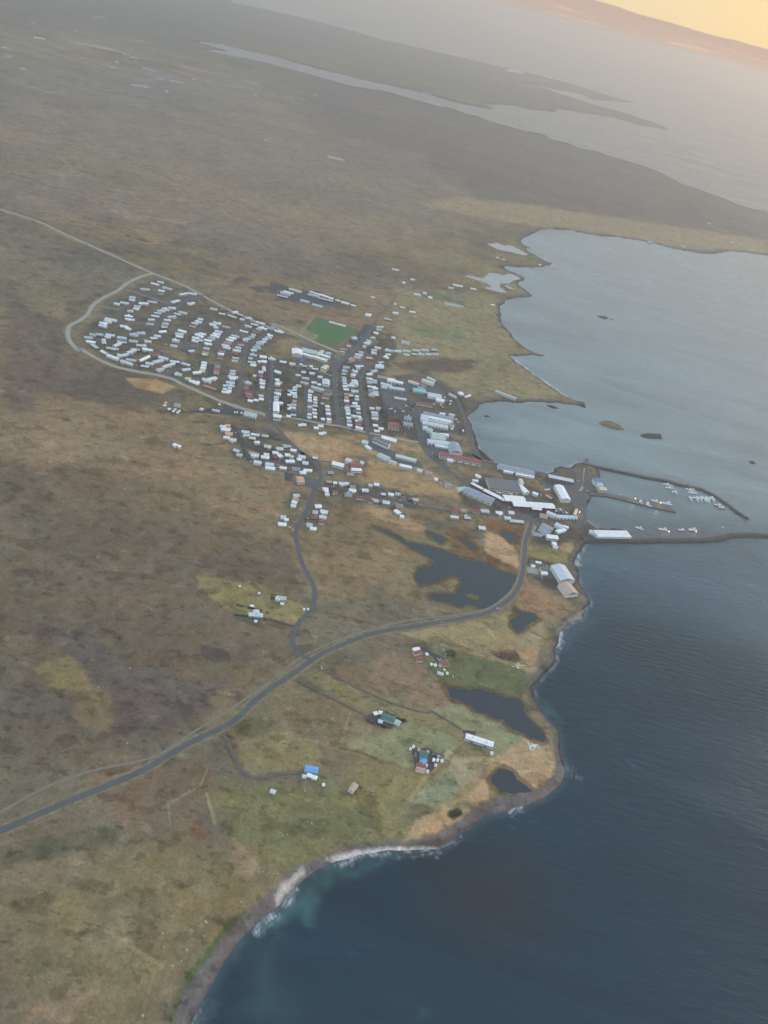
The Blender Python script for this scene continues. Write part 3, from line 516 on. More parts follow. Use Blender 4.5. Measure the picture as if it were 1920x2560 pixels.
ROADS=[('F: -60 1820 0 1795 150 1730 300 1668 400 1610 500 1560 560 1505 640 1450 700 1410 800 1370 900 1352 1000 1335 1060 1320 1110 1283 1128 1240 1134 1180 | K: 895 1060 940 930 960 850',7.4,ASPH),
('F: -60 1785 0 1755 100 1700 200 1665 330 1635 420 1580 500 1530 600 1460 650 1420 750 1375 870 1343 1000 1326 1058 1312 1105 1275 1122 1235 | K: 835 1300 860 1060 915 900',3.0,mat('path_gravel',lin((122,116,106)),0.9,0.1,0.1)),
('TL: -60 880 0 905 160 955 300 1020 | F: 325 588 400 618 500 672 610 718 | Q: 0 565 200 640 500 780 | C: 480 670 700 760 980 880',7.5,CONC),
('A: 1010 130 830 180 650 270 520 370 320 470 180 570 110 690 0 780 | F: 150 705 147 728 160 748 172 758 | A: 0 1165 100 1230 300 1340 500 1420 750 1480 1070 1535 1300 1600 1400 1659 | M: 0 630 200 720 450 830 700 920 950 1000 1160 1050 1280 1100',8.5,CONC),
('M: 1280 1080 | D: 0 930 150 1110 330 1300 560 1510 | I: 500 200 700 350 800 470 840 560 820 720 780 820 700 950 640 1120 560 1290 470 1450 400 1650 | F: 641 1168 652 1215 678 1268 675 1310 642 1350 632 1392 655 1418 680 1425',7,ASPH),
('Q: 1330 560 | C: 1500 330 1350 560 1150 780 1000 920 850 1060 805 1200 810 1400 830 1659 | D: 1130 700 1150 980',10,ASPH),
('Q: 1320 570 1400 440 1500 380 1570 250 1620 180 | R: 100 550 250 500 430 420 500 370 540 290 510 230',4.5,GRAV),
('D: 0 800 170 840 500 890 900 970 1150 1000 1400 1060 | H: 0 510 400 590 750 660 1150 730',6,CONC),
('D: 600 250 580 500 565 870',6,ASPH),('M: 1390 120 1370 500 1340 800 1350 1100',7,ASPH),('M: 900 -50 880 250 850 400 800 750',6,ASPH),
('E: 60 700 250 800 190 900 150 1050 180 1300 240 1659 | H: 260 400 270 590',8,ASPH),('E: 60 690 400 780 500 580',5,ASPH),
('E: 850 1030 920 1060 990 1360 1050 1500 | H: 1050 100 1130 450 1170 650 1250 850 1400 1020 | K: 0 250 200 400 420 550 700 690 900 780 960 830 950 860',8,ASPH),
('J: 700 520 750 640 830 870 900 1100 980 1350 1060 1520 1160 1610 | K: 260 60 420 190 560 250 1000 350 1130 420',8,ASPH),('J: 720 500 900 490 1340 395',2.5,GRAV),
('I: 820 780 1000 800 1250 840 1659 900 | L: 300 690 600 760 900 840 1100 880 1500 950 | K: 0 735 300 750 550 770 800 790 950 820',5.5,ASPH),
('A: 800 500 680 580 570 640 560 800 480 880',6,ASPH),('A: 270 575 540 640',3,CONC),('A: 620 350 900 440 1250 560',3,CONC),('A: 1100 370 950 440 930 460',5,ASPH),
('B: 160 435 0 450 | A: 1500 480 1350 600 1180 700 1100 800 1060 900 980 970 850 1010 700 1070',8,ASPH),('A: 220 1040 340 1150 600 1130 700 1080 1000 1180 1300 1400 1200 1540',5,ASPH),
('B: 230 790 0 960 | A: 1480 980 1440 1200',6,ASPH),('B: 260 1000 130 1300',5,ASPH),('B: 420 1000 330 1300',6,ASPH),('B: 640 900 560 880 440 980',5,ASPH),
('B: 1130 920 1000 1000 880 1060 760 1130 730 1250 715 1370',9,ASPH),('B: 800 800 700 900 640 1000 580 1150',5,ASPH),('B: 250 1420 230 1560 0 1550',9,ASPHD),
('C: 0 1050 250 1090 520 1160 760 1240',5,CONC),('C: 420 1400 600 1440 780 1500',5,ASPH),('C: 300 1400 310 1659',6,ASPH),('B: 1100 1340 1110 1659',6,ASPH),
('B: 700 1370 900 1380 1300 1380 1659 1440',5,ASPH),('C: 0 1120 100 1180 380 1340',6,ASPH),
('H: 1400 1010 1500 1060 | J: 300 1500 480 1640 | H: 1659 1300',6,ASPH),
('G: 340 200 380 300 420 430 480 560 500 700 560 760 700 720 1000 760',7,ASPHD),('G: 700 500 900 560 1100 600 1250 620',5,ASPHD),('G: 1000 770 1250 830 1500 850 | I: 720 440',4,ASPH),
('I: 720 370 900 370 1050 390',4,GRAV),('I: 700 880 720 780',5,ASPH),('F: 643 1468 720 1510 790 1545',3,GRAV),('F: 685 1438 760 1480 850 1520 920 1540 | T: 330 160 500 260 640 350',2.8,GRAV),
('F: 482 1588 492 1600 | U: 140 1600 190 1730 280 1840 400 1870 560 1830 800 1815',3.5,GRAV),('U: 480 400 600 430 720 465',2.5,ASPHD),
('M: 500 890 400 960 0 1040 -300 1040',5,ASPHD),('V: 150 -60 140 100 120 250 60 330',5,CONC),
('K: 1560 450 1590 240 1600 120',5,ASPH),('O: 600 110 560 200 510 220',4,CONC),('K: 990 840 1130 800 1440 830 1590 820',7,ASPH)]
VERGE=mat('verge_turf',lin((124,112,84)),0.95,0.25,0.15)
ribbon('verge',ROADS[0][0],14,VERGE,LAND+0.13,0.35)
ribbon('verge',ROADS[2][0],14,VERGE,LAND+0.12,0.35)
ribbon('verge',ROADS[3][0],15,VERGE,LAND+0.125,0.35)
for k,(s,w,m) in enumerate(ROADS): ribbon('road',s,w,m,LAND+0.16+0.006*k,0.04)
# pale verges on the main road and edge lines
LINE=mat('road_paint',(0.5,0.5,0.48),0.7)
# ------------------------------------------------------------------ buildings
def frame(t,X,Y,length,ang,z):
    a=math.radians(ang); dx,dy=math.cos(a)*length/2,math.sin(a)*length/2
    p=at(t,X-dx,Y-dy,z); q=at(t,X+dx,Y+dy,z); c=(p+q)/2; d=q-p; L=np.linalg.norm(d); return c,L,math.atan2(d[1],d[0])
NH=0
def house(c,L,rz,col,label,group,rng,width=None,name='house',cat='house',detail=False,wall=None,hh=None):
    """small gabled or hipped house: wall, roof (> chimney), and close ones a door and windows"""
    Wd=width or rng.uniform(7.0,9.2); L=max(6.5 if not width else 2.5,L); 
    if L<Wd*0.9 and not width: Wd=L*0.95
    hh=hh or rng.choice([2.6,2.7,2.8,2.9,3.1,3.3,4.6]); rise=Wd/2*rng.uniform(0.34,0.6)
    if name in('shed','container','fish_tub'): rise=Wd*0.12
    root=empty(name,c[0],c[1],LAND,rz); tag(root,label,cat,group)
    w=MB(); r=MB(); hip=rng.choice([0,0,0,Wd*0.45]); e=rng.uniform(0,0.03)
    if hip: w.box(-L/2,L/2,-Wd/2,Wd/2,0,hh-0.02)
    else: w.gable_walls(-L/2,L/2,-Wd/2,Wd/2,0,hh,rise-0.05)
    r.gable_roof(-L/2,L/2,-Wd/2,Wd/2,hh+e,rise,0.45,0.2,hip)
    if name=='house' and rng.random()<0.35 and L>11:      # cross wing
        s=rng.choice([-1,1]); x=rng.uniform(-L/4,L/4); ww=Wd*0.7; y0,y1=(0,Wd/2+3.5) if s>0 else (-Wd/2-3.5,0)
        w.gable_walls(x-ww/2,x+ww/2,y0,y1,0,hh-0.1,rise*0.7-0.05,'y'); r.gable_roof(x-ww/2,x+ww/2,y0,y1,hh-0.1,rise*0.7,0.3,0.2,0,'y')
    wi=wall if wall is not None else rng.choice([0,0,0,1,2,4,4,5,3] if col!='w' else [0,0,1,4,2])
    w.build('wall',wallmat(wi),root); ro=r.build('roof',roofmat(col,rng.randrange(3)),root)
    if name=='house' and rng.random()<0.5:
        ch=MB(); x=rng.uniform(-L/4,L/4); ch.box(x-0.4,x+0.4,-0.4,0.4,hh+rise*0.6,hh+rise+1.0); ch.build('chimney',wallmat(2),ro)
    if detail:
        for s in (-1,1):
            n=max(2,int(L/4))
            for k in range(n):
                x=-L/2+L*(k+0.5)/n; g=MB(); g.box(x-0.7,x+0.7,s*Wd/2-0.04,s*Wd/2+0.04,1.0,2.2)
                g.build('door' if (k==n//2 and s<0) else 'window',GLASS if not (k==n//2 and s<0) else mat('door_paint',(0.10,0.05,0.04),0.5),root)
    return root
def rows(t,name,order,da,dl,data,kind='house',width=None,group=None,detail=False):
    """a named row of buildings; marks are 'X Y colour [length] [angle]'"""
    global NH
    E=[]
    for e in data.split(';'):
        q=e.split()
        if len(q)<3: continue
        E.append((float(q[0]),float(q[1]),q[2],float(q[3]) if len(q)>3 else dl,float(q[4]) if len(q)>4 else da))
    E.sort(key=lambda e:e[1] if order=='y' else e[0])
    rng=random.Random(hash(name)%1000 if False else sum(map(ord,name))*7+len(E))
    for k,(X,Y,c,l,a) in enumerate(E):
        cc,L,rz=frame(t,X,Y,l,a,LAND+4.0)
        if kind in('container','fish tub'): L=min(L,7)
        side=('from far end of' if order=='y' else 'from left in')
        lab='%s roofed %s, %s %s %s'%(ROOFC[c][0],kind,ordinal(k+1),side,name)
        house(cc,L,rz,c,lab,group or (kind+'s of the town'),rng,width,name=kind.replace(' ','_'),cat=kind,detail=detail,hh=2.4 if kind in('container','fish tub') else 2.0 if kind=='hut' else None)
        if kind=='house': NH+=1
rows('A','group under the ring road corner','x',10,110,'1115 240 g 90;1040 270 w 110 15;900 338 g 130 5;1210 325 g 130 15;1128 362 w 85;1110 392 d 80')
rows('A','group heading the crescent','x',-5,110,'1430 415 g 120 -10;1560 402 g 110 8;1320 505 g 110 -15;1540 537 g 80 -20')
rows('A','lane inside the ring road','x',8,90,'725 455 g 85;720 492 g 80;510 538 g 80;615 528 g 120;1000 512 g 130;910 545 w 70;845 537 w 60;795 575 g 90;780 607 w 80;697 640 c 80')
rows('A','cul de sac by the bend','y',8,110,'675 712 w;690 757 w 130;430 760 w 160 12;385 785 g 90 20;328 808 w;320 848 g 110 15;610 852 w;668 882 w 70 20')
rows('A','upper crescent terrace','y',6,100,'1275 600 g;1185 615 g 90 20;1125 640 g 110;1075 672 g;1040 712 g 110 10;985 770 g 85 0;968 822 g')
rows('A','lower crescent terrace','y',5,95,'1425 665 g 120 12;1350 688 g 90 15;1268 720 t 110 -5;1210 765 g;1180 815 t 85 0;1165 865 g 80 0;1140 925 w 100 -5;1070 985 g;1020 1018 g;940 1058 c 100 8')
rows('A','cluster at ring road curve','x',8,120,'845 950 g;750 970 g;740 1055 t;180 965 t 90;275 962 g 100;118 1005 t;420 970 g 130;385 1000 g 80;150 1067 w 130;330 1065 g 70 80;200 1125 g 100 35')
rows('A','middle cluster by ring road','x',8,130,'580 1012 g;580 1070 g;515 1105 g 110 -25;450 1160 g 170;850 1115 g 140;765 1170 t 120;705 1210 g 120 -20;590 1250 g 150 -12;330 1210 w 80 30;455 1285 w 160 20;935 1182 w 140 12;1030 1222 r 130 10')
rows('A','line along ring road bank','x',8,120,'710 1315 g 140;890 1295 w 150 -25;650 1355 g 170 18;965 1365 g 110;1075 1335 g 140 -12;900 1405 g 110;1155 1290 g 130 15;1310 1340 g 130;1225 1390 g 170 -20;1105 1450 g 90 -10;1460 1375 g 120 15;1465 1450 g 110 -8;1360 1515 g 100;1610 1490 w 100 -5;1495 1575 c 80;1580 1625 w 140 22')
rows('A','column facing crescent green','y',8,100,'1415 920 w 110 15;1375 960 g 110;1375 995 w;1325 1055 g;1300 1120 g;1540 1190 g 80 -5')
rows('B','row under the bypass','x',12,90,'300 612 c 100;430 605 d 80;415 682 c;590 660 w 70 -10;660 690 g 110 20;560 720 t 120 20;785 740 g 100;695 755 g 60')
rows('B','first street top row','x',10,90,'120 752 w 70;90 790 g 100;40 815 g;10 842 r 80 15;350 810 w 100 18;290 840 w 90 18;335 872 g 70;475 862 u 110 12')
rows('B','the bypass corner row','x',14,100,'780 852 g 90;865 830 g;945 815 g 120;1095 882 s 110;980 880 w 120;730 885 r 80;720 922 w 110;890 915 r 90;925 893 t 70;1205 928 w 120')
rows('B','the first street','y',12,95,'145 955 w;100 985 w 110 25;50 1015 w;45 1058 w;125 1050 g 60;40 1118 d 110 5;200 1155 g 80;190 1200 r 80;180 1240 c 75')
rows('B','the second street','y',12,105,'370 925 g;340 957 w;320 990 w 120;270 1020 t 90 25;220 1050 w;225 1092 w')
rows('B','the third street','y',12,105,'600 990 g;565 1015 w;525 1045 w;490 1080 p;465 1120 w;480 1148 g;415 1185 r 80;400 1235 w 80 5;390 1280 r 85 8')
rows('B','row below fourth street bend','y',8,80,'850 970 t 60;825 1000 t;775 1022 t;740 1045 g;680 1100 r 90;640 1150 g;620 1188 w 110;600 1240 r 70;605 1290 t 90;590 1330 t')
rows('B','row above fourth street bend','y',6,80,'1080 980 w 70;1055 1010 g 90;1010 1035 w 70;985 1065 g;940 1090 t 100;910 1118 t;895 1150 g 110;855 1182 g')
rows('B','line facing the green','x',9,100,'850 1245 g;985 1275 w;810 1292 g 60;830 1350 t 110;850 1388 w 80;1105 1303 g;1000 1335 w 70;935 1342 w 50;1260 1345 w 90;1390 1370 g 80')
rows('B','the short paired terrace','y',9,72,'170 1355 w;165 1392 w;155 1430 w;145 1468 c;355 1400 s 80;350 1442 r 80;340 1490 p 80')
rows('B','yard beside ring road','x',10,110,'65 1490 w 110 -5;280 1575 w 120 -12;205 1605 w 120 20;50 1625 w 110 20')
rows('B','terrace left of gardens','y',6,75,'565 1470 t;560 1512 g;570 1550 g 140 10;560 1582 w 80;530 1630 g 120 8')
rows('M','the lower left terrace','y',8,120,'670 575 g 130;655 615 g 70;640 665 w 80;580 682 w 130;570 630 w 70;570 570 w 60;320 605 p 220 18')
rows('M','column left of long street','y',8,90,'1245 285 g 80 85;1190 335 w 80;1190 385 r 80;1085 395 w 55;1215 490 g 100;1215 545 w 90;1215 600 w 75;975 525 g 110;940 580 r 90;930 640 r 80 5;980 690 r 120 10;1000 740 r 110;1010 830 w 90;1110 820 w 75;1195 742 g 80;1200 800 w 80')
rows('C','group beside sports ground','y',8,90,'1050 715 g 70;960 755 r 120;940 815 c 90')
rows('C','main street right bank','y',8,85,'1590 385 t 110 0;1575 430 t 90;1525 495 w 80 15;1465 575 g 90;1400 620 g 80;1370 670 w 100 -5;1320 725 g 60;1265 820 g 80;1230 865 g 130;1200 910 t 110')
rows('C','lane beyond main street','y',5,90,'1490 785 g;1490 840 g;1550 745 w 100 12;1400 925 g 100;1605 1010 g 90 -5;1585 1050 w 140;1580 1082 w 140;1490 1145 g 90 -20;1410 1200 w 90 -5')
rows('C','dense column right of main street','y',6,70,'1100 955 p 90;1060 1012 r 90;1010 1080 t 110;980 1145 t 90;965 1200 t;970 1262 g;975 1312 g;985 1360 g 65;990 1412 w 80;1005 1465 w 90')
rows('C','second column right of main street','y',8,80,'1265 1062 g 70 0;1200 1065 w;1215 1102 g 70;1160 1165 g 80 0;1130 1212 w;1120 1252 p;1110 1372 w 80;1090 1412 w 130;1155 1492 g 120')
rows('C','third column right of main street','y',10,105,'1410 1280 g;1500 1310 g 80;1420 1340 g;1500 1362 g 70;1430 1420 w;1510 1447 w 90;1445 1480 s;1520 1515 g 80;1450 1562 g;1540 1555 w 60')
rows('C','rows below the school','x',6,85,'285 1065 t 90;65 1015 w 70;225 1032 w 50;400 1065 w 55;470 1110 g 100;270 1165 w 70;415 1185 g 90;555 1245 w 80;175 1220 g;300 1272 g 120;450 1345 w;540 1378 w 60')
rows('D','first garden column of town core','y',8,85,'105 55 w 110 20;90 190 w 70;130 235 g 90 20;95 265 w;90 302 p;110 372 s 100;70 420 w 60;112 447 w 80;75 492 g;75 540 g 70')
rows('D','second garden column of town core','y',8,75,'520 235 c 50;590 265 c 80;570 215 r;460 295 c 90;400 330 g 70;390 375 g;310 388 g 70;370 435 w 110;395 462 g;300 452 w 60;395 505 t;390 560 o 65;375 622 t 90;295 635 g 50;355 680 w 110;300 692 w 60;370 735 d 100;370 800 g 90;290 820 w 70')
rows('D','middle column of town core','y',6,70,'670 395 g 90;655 455 w 60;655 500 w 60;655 550 w;655 615 r 85;655 660 t 75 0;650 720 d 80 0;650 785 w;645 845 g 70')
rows('D','middle column of town core','y',8,60,'750 500 c;750 542 w;750 592 g;745 655 g 80;735 710 w 70;740 770 g 80;745 832 w',kind='shed')
rows('D','column touching main street','y',5,75,'960 650 w 70;965 710 w;975 790 w 80;985 840 d 70;985 872 w 70;985 918 o 80;880 870 w 60;870 605 g 50')
rows('D','near column past main street','y',5,75,'1290 440 p;1290 490 p 70;1290 555 w 80;1310 635 r;1295 678 w 80;1310 725 g 80;1315 775 w 70;1325 850 w 70;1335 905 g;1340 975 w 85')
rows('D','back column past main street','y',6,65,'1465 480 w;1470 535 g 70;1360 475 c 70;1430 610 w 80;1485 650 w 70;1400 650 g 90;1490 700 w;1495 765 g;1440 730 d 50;1510 830 w 60;1420 830 g 100;1520 880 t 60 0;1470 902 w 60;1500 942 r 100;1510 1035 w 130 15')
rows('D','group below cross road','x',5,85,'550 970 w 80;485 975 w 35;845 985 w 90;765 1020 w 80;850 1118 w 80;910 1105 w 50')
rows('E','the far seaside terrace','x',5,130,'640 515 g 140 10;790 525 g;945 522 g;1110 515 g;1265 508 g;1415 518 g 90')
rows('E','the near seaside terrace','x',6,105,'945 588 g;1075 580 g 95;1200 580 g;1320 578 g 100;1440 575 t 115 0')
rows('E','group above seaside terraces','x',8,80,'715 295 w 65;925 385 g 140 15;450 470 w 100 12;625 585 w 80 0;595 635 w 90 20')
rows('H','street by red workshop','y',6,110,'350 130 w 80;450 140 c 70;390 205 g;400 255 g;400 310 w;400 352 r 80;405 430 w 80;500 480 w 80;430 522 w 90')
rows('I','the cross road bend','x',6,90,'745 295 g 80;1015 555 s;985 710 p;1090 740 w 60;1225 740 g 130;1300 735 w 40;1400 795 p;1395 855 w 120;1610 855 w 100;925 835 w;945 872 w 60;955 925 w 70;1095 882 r;1320 930 s 120;1530 985 r 120')
rows('I','lane down to the marsh','y',8,100,'425 945 g 100 -5;410 1000 p;390 1060 w 90 12;370 1125 w 90;200 1320 g 90;250 1360 w 60;180 1440 w 140 5;800 1130 w 105 0;905 1225 w 130 15;750 1238 g 90;735 1325 r 120;880 1318 w 120 10;855 1405 r 100;650 1455 g 100 10;715 1515 w 110')
rows('L','rows of the marsh lane','x',8,90,'185 490 g 60;285 480 w 90;95 585 w 110 10;405 650 g 70;540 650 w;655 640 g;265 755 g 120 10;180 775 r 80;455 790 g 120;960 740 c 100;870 725 d 90;750 710 d 90;680 840 s 120;650 970 w 100 35;725 1030 w 70')
rows('G','upper rank of outlying estate','x',8,110,'200 150 o 90;120 170 w 100;185 205 g 150;160 238 w 150;225 290 o 130;185 360 w;290 398 c 130;510 260 g 140;525 320 t 110 0;700 310 w 105;635 300 w 50;850 330 g 110;630 370 c')
rows('G','lower rank of outlying estate','x',8,100,'710 455 w 85 0;360 590 g 100 20;405 660 t 100 5;895 510 c 120;1105 550 g 120;1230 505 t 140;1340 580 w;660 630 p 180 12;670 678 w 140;850 697 w 140;875 655 w 90;1030 622 w;1040 700 r 90;1110 690 w 70 40;1240 660 w 90;1310 700 g 60;1280 768 w 150 0')
rows('G','moor edge of outlying estate','x',8,120,'1485 705 g;1440 737 w 80;1545 795 w 100;720 800 g 130 10;930 820 g 150;940 887 w 170;1110 850 r 130;1160 897 w 120;1385 895 s 140;1590 925 w 140 5;1505 965 w 110')
# ---- larger buildings, each with its own look
def hall(t,x0,y0,x1,y1,width,h,col,label,name='warehouse',cat='warehouse',roof='gable',rise=None,wall=0,wins=0,doors=0,group=None,extra=None):
    if t in 'XSTU': width*=0.74; h*=0.85
    p=at(t,x0,y0,LAND+h*0.8); q=at(t,x1,y1,LAND+h*0.8); c=(p+q)/2; d=q-p; L=np.linalg.norm(d); rz=math.atan2(d[1],d[0]); rise=rise if rise is not None else width*0.14
    root=empty(name,c[0],c[1],LAND,rz); tag(root,label,cat,group); w=MB(); r=MB(); x=L/2; y=width/2
    if roof=='flat': w.box(-x,x,-y,y,0,h); r.box(-x-0.3,x+0.3,-y-0.3,y+0.3,h+0.02,h+0.5)
    elif roof=='arch':
        w.box(-x,x,-y,y,0,h); n=10; a=[math.pi*k/n for k in range(n+1)]
        v=[(s*(x+0.3),-math.cos(b)*(y+0.3),h+0.02+math.sin(b)*rise) for s in (-1,1) for b in a]
        r.add(v,[(k,k+1,k+n+2,k+n+1) for k in range(n)]+[tuple(range(n,-1,-1)),tuple(range(n+1,2*n+2))])
    elif roof=='octo':   # hall with chamfered ends
        w.box(-x,x,-y,y,0,h); r.gable_roof(-x,x,-y,y,h+0.03,rise,0.4,0.25,width*0.3)
    else: w.gable_walls(-x,x,-y,y,0,h,rise-0.05); r.gable_roof(-x,x,-y,y,h,rise,0.4,0.25)
    w.build('wall',wallmat(wall),root); ro=r.build('roof',roofmat(col,0),root)
    # parts
    n=wins
    for s in (-1,1):
        for k in range(n):
            xx=-x+2*x*(k+0.5)/n; g=MB(); g.box(xx-min(1.6,L/n*0.3),xx+min(1.6,L/n*0.3),s*y-0.05,s*y+0.05,h*0.45,h*0.8); g.build('window',GLASS,root)
    for k in range(doors):
        xx=-x+2*x*(k+0.5)/doors; g=MB(); g.box(xx-1.8,xx+1.8,-y-0.06,-y+0.05,0,min(3.6,h*0.8)); g.build('door',mat('roller_door',(0.20,0.21,0.23),0.6),root)
    if extra:   # vents or rooflights along the ridge
        for k in range(extra):
            xx=-x+2*x*(k+0.5)/extra; g=MB(); zz=h+(rise if roof!='flat' else 0.5); g.box(xx-0.8,xx+0.8,-0.8,0.8,zz-0.2,zz+0.9); g.build('roof_vent',wallmat(4),ro)
    return root
hall('C',155,790,160,880,24,8,'w','large white gabled sports hall at the left end of the school',cat='sports hall',name='sports_hall',rise=3,wall=1,doors=0,wins=3)
hall('C',240,790,500,850,22,5,'t','low pale green classroom block behind the white school wings','school_block','school',wins=8,extra=4)
hall('C',255,860,430,915,10,5,'w','left white school wing with red trim beside the blue court','school_wing','school',wins=7)
hall('C',430,905,670,980,10,5,'w','right white school wing ending at the school yard','school_wing','school',wins=8)
hall('C',555,875,725,925,9,5,'w','short white school wing behind the yard','school_wing','school',wins=5)
hall('C',500,880,600,815,8,7,'c','tall cream gable block standing across the school','school_block','school')
hall('C',645,848,740,855,9,4,'q','small turquoise roofed pavilion behind the school','pavilion','pavilion')
flat_y('play_court','C: 170 950 210 905 310 930 290 985 230 990',mat('court_blue',(0.10,0.12,0.38),0.8),0.3)
hall('C',600,1130,670,1075,12,8,'c','tall cream building standing alone below the school yard','apartment_block','apartments',wall=1,wins=4)
hall('C',655,1310,660,1405,16,5,'g','square pale blue roofed hall beside the main street','hall','hall',doors=2)
hall('C',405,1430,625,1495,10,5,'t','long pale green roofed terrace left of the dark roofed block','terrace','terrace',wins=8)
hall('C',640,1500,750,1530,16,5,'d','dark roofed block with white gable beside the main street','shop','shop',wins=3)
hall('C',590,1585,715,1610,12,4,'r','red roofed shop in front of the dark roofed block','shop','shop')
hall('C',1150,1320,1160,1410,14,4.5,'g','broad pale blue roofed hall amid the dense columns','hall','hall')
hall('D',72,600,72,760,12,6,'w','long white building at the foot of the long street','hall','hall',wins=5)
hall('D',35,598,185,610,8,5,'w','white crossbar building above the long white hall','hall','hall',wins=4)
hall('D',25,830,160,850,11,8,'w','big white three storey house at the cross road junction','guesthouse','guesthouse',wins=5)
hall('E',440,965,610,1000,7,3.5,'p','thin pink roofed terrace behind the arched white hall','terrace','terrace')
hall('E',610,1040,740,1060,14,6,'w','white arched hall at the top of the works street','warehouse',roof='arch',rise=4,doors=2)
hall('E',720,1060,880,1095,10,5,'w','white roofed workshop leaning against the arched hall','workshop','workshop',doors=3)
hall('E',500,1095,690,1150,11,5,'g','pale grey roofed store behind the works street yard','warehouse',wins=4)
hall('E',510,1150,610,1165,8,4,'g','small grey lean-to store in front of the works yard','store','store')
hall('E',640,1165,905,1205,10,5,'g','long ribbed grey workshop facing the vehicle yard','workshop','workshop',doors=6)
hall('E',975,1050,1150,1110,8,4,'c','cream topped long shed first in the fan of sheds','workshop','workshop')
hall('E',1020,1035,1290,1130,7,4,'r','red roofed long shed in the fan of sheds','workshop','workshop',wins=5)
hall('E',1210,1040,1410,1110,12,5,'c','cream arched shed at the end of the fan of sheds',roof='arch',rise=3,name='warehouse')
hall('E',1300,990,1440,1050,8,4,'g','grey open roofed store behind the cream arched shed','store','store')
hall('E',1060,1200,1275,1240,13,6,'q','bright turquoise roofed workshop','workshop','workshop',doors=5)
hall('E',1140,1170,1250,1190,12,6.5,'s','blue grey annexe behind the turquoise workshop','workshop','workshop')
hall('E',1310,1290,1540,1330,20,6,'g','wide grey workshop right of the turquoise roof','workshop','workshop',extra=4)
hall('E',1450,1370,1590,1400,14,5,'w','white striped roof store beside the wide grey workshop','store','store',extra=3)
hall('E',1115,1430,1395,1485,8,4,'r','long brown roofed shed with white walls','workshop','workshop',wins=9)
hall('E',735,1340,940,1375,4,3,'w','row of white storage boxes joined along the vehicle yard','storage_row','storage',roof='flat',rise=0,extra=5)
hall('H',635,430,810,460,24,6,'r','broad dark red roofed workshop with white parapet','workshop','workshop',doors=3,wins=5)
hall('H',905,300,1025,325,12,5,'s','pale blue roofed garage next to the works road','workshop','workshop',doors=2)
hall('H',890,400,1050,430,12,5,'s','slate blue roofed garage facing the red workshop','workshop','workshop',doors=3)
hall('H',385,650,650,770,11,12,'d','three storey white apartment block with projecting bays','apartment_block','apartments',roof='flat',wall=4,wins=7,doors=0)
hall('H',510,640,765,715,12,4,'w','low white block behind the apartment block','apartment_block','apartments',roof='flat',wall=0,wins=6,extra=4)
hall('H',175,720,275,745,12,5,'g','white walled grey church hall west of the apartment block','church_hall','hall',wins=3)
hall('H',240,790,325,850,7,4,'w','small white chapel annexe in the golden field','annexe','annexe')
hall('H',455,945,640,1030,16,4,'t','pale clustered care home wing by the parking loop','care_home','care home',wins=5)
hall('H',635,1050,700,1070,9,4,'t','small pale pavilion first beside the care home','pavilion','pavilion')
hall('H',700,1078,765,1090,9,4,'t','small pale pavilion second beside the care home','pavilion','pavilion')
hall('H',755,960,1110,1050,10,4,'g','long grey terrace beside the care home parking','terrace','terrace',wins=11)
hall('H',820,1125,1025,1170,9,4,'w','white roofed terrace opposite the long grey terrace','terrace','terrace',wins=6)
hall('H',1125,1210,1215,1235,10,4,'c','cream house at the end of the white terrace','terrace','terrace',wins=3)
hall('H',1265,1245,1380,1275,9,4,'p','faded red roofed house between road and golden field','house','house',wins=3)
hall('H',1425,1370,1475,1375,9,4,'w','small white house first of two by the field corner','house','house',wins=2)
hall('H',1490,1385,1575,1400,8,4,'d','dark roofed house second of two by the field corner','house','house',wins=2)
hall('L',1480,500,1570,500,9,4,'s','slate roofed house beyond the two field corner houses','house','house',wins=2)
hall('J',130,780,650,885,12,6,'s','long pale blue factory roof at the top of the works group',extra=5)
hall('J',80,850,215,880,26,6,'g','pale grey cross block at the west end of the twin factory')
hall('J',215,850,600,935,10,6.5,'w','bright white factory strip between the grey strips',extra=4)
hall('J',215,900,560,970,7,5,'c','low cream pipe roof in the factory courtyard',extra=9)
hall('J',110,940,550,1030,13,6,'g','long grey factory strip nearest the road',doors=8)
hall('J',120,1030,200,1040,12,5,'g','small hipped grey workshop left of its twin','workshop','workshop',roof='octo')
hall('J',190,1060,280,1090,14,5,'t','larger hipped grey workshop beside its twin','workshop','workshop',roof='octo')
hall('J',410,790,500,800,6,7,'w','white rooftop store behind the long factory','store','store')
hall('J',570,800,665,820,6,5,'g','grey lean-to store behind the long factory','store','store')
hall('J',255,1165,500,1200,26,6,'t','square pale mint roofed fish works')
hall('J',420,1150,560,1165,9,6,'w','white roofed extension behind the mint fish works')
hall('J',200,1265,720,1330,15,6,'g','long grey roofed fish works',doors=8)
hall('J',330,1335,570,1375,6,4,'w','white loading bay along the long grey fish works','loading_bay','loading bay')
hall('J',630,1300,700,1470,26,6,'s','broad grey hall set across the end of the fish works')
hall('J',410,1490,1120,1635,15,7,'r','very long red roofed fish factory with white walls',wall=0,wins=16,doors=6)
hall('J',540,1585,640,1600,8,4,'w','white porch building before the long red factory','annexe','annexe')
hall('J',740,440,815,440,13,4,'w','round shouldered white house at the lane end','house','house',roof='octo')
hall('J',570,445,700,505,7,3.5,'t','narrow pale green shed left of the round white house','shed','shed')
hall('J',850,500,940,470,5,3,'w','thin white shed right of the round white house','shed','shed')
hall('R',722,1185,855,1236,9,4.5,'t','lone long pale roofed sheep house on the headland','sheep_house','barn',wins=10,extra=1)
hall('K',575,205,990,290,16,6,'s','long slate blue roofed cold store beside the bay',wall=0,doors=9)
hall('K',640,265,750,285,6,4,'w','small white annexe before the cold store','annexe','annexe')
hall('K',780,295,990,335,6,4,'w','long white annexe before the cold store','annexe','annexe')
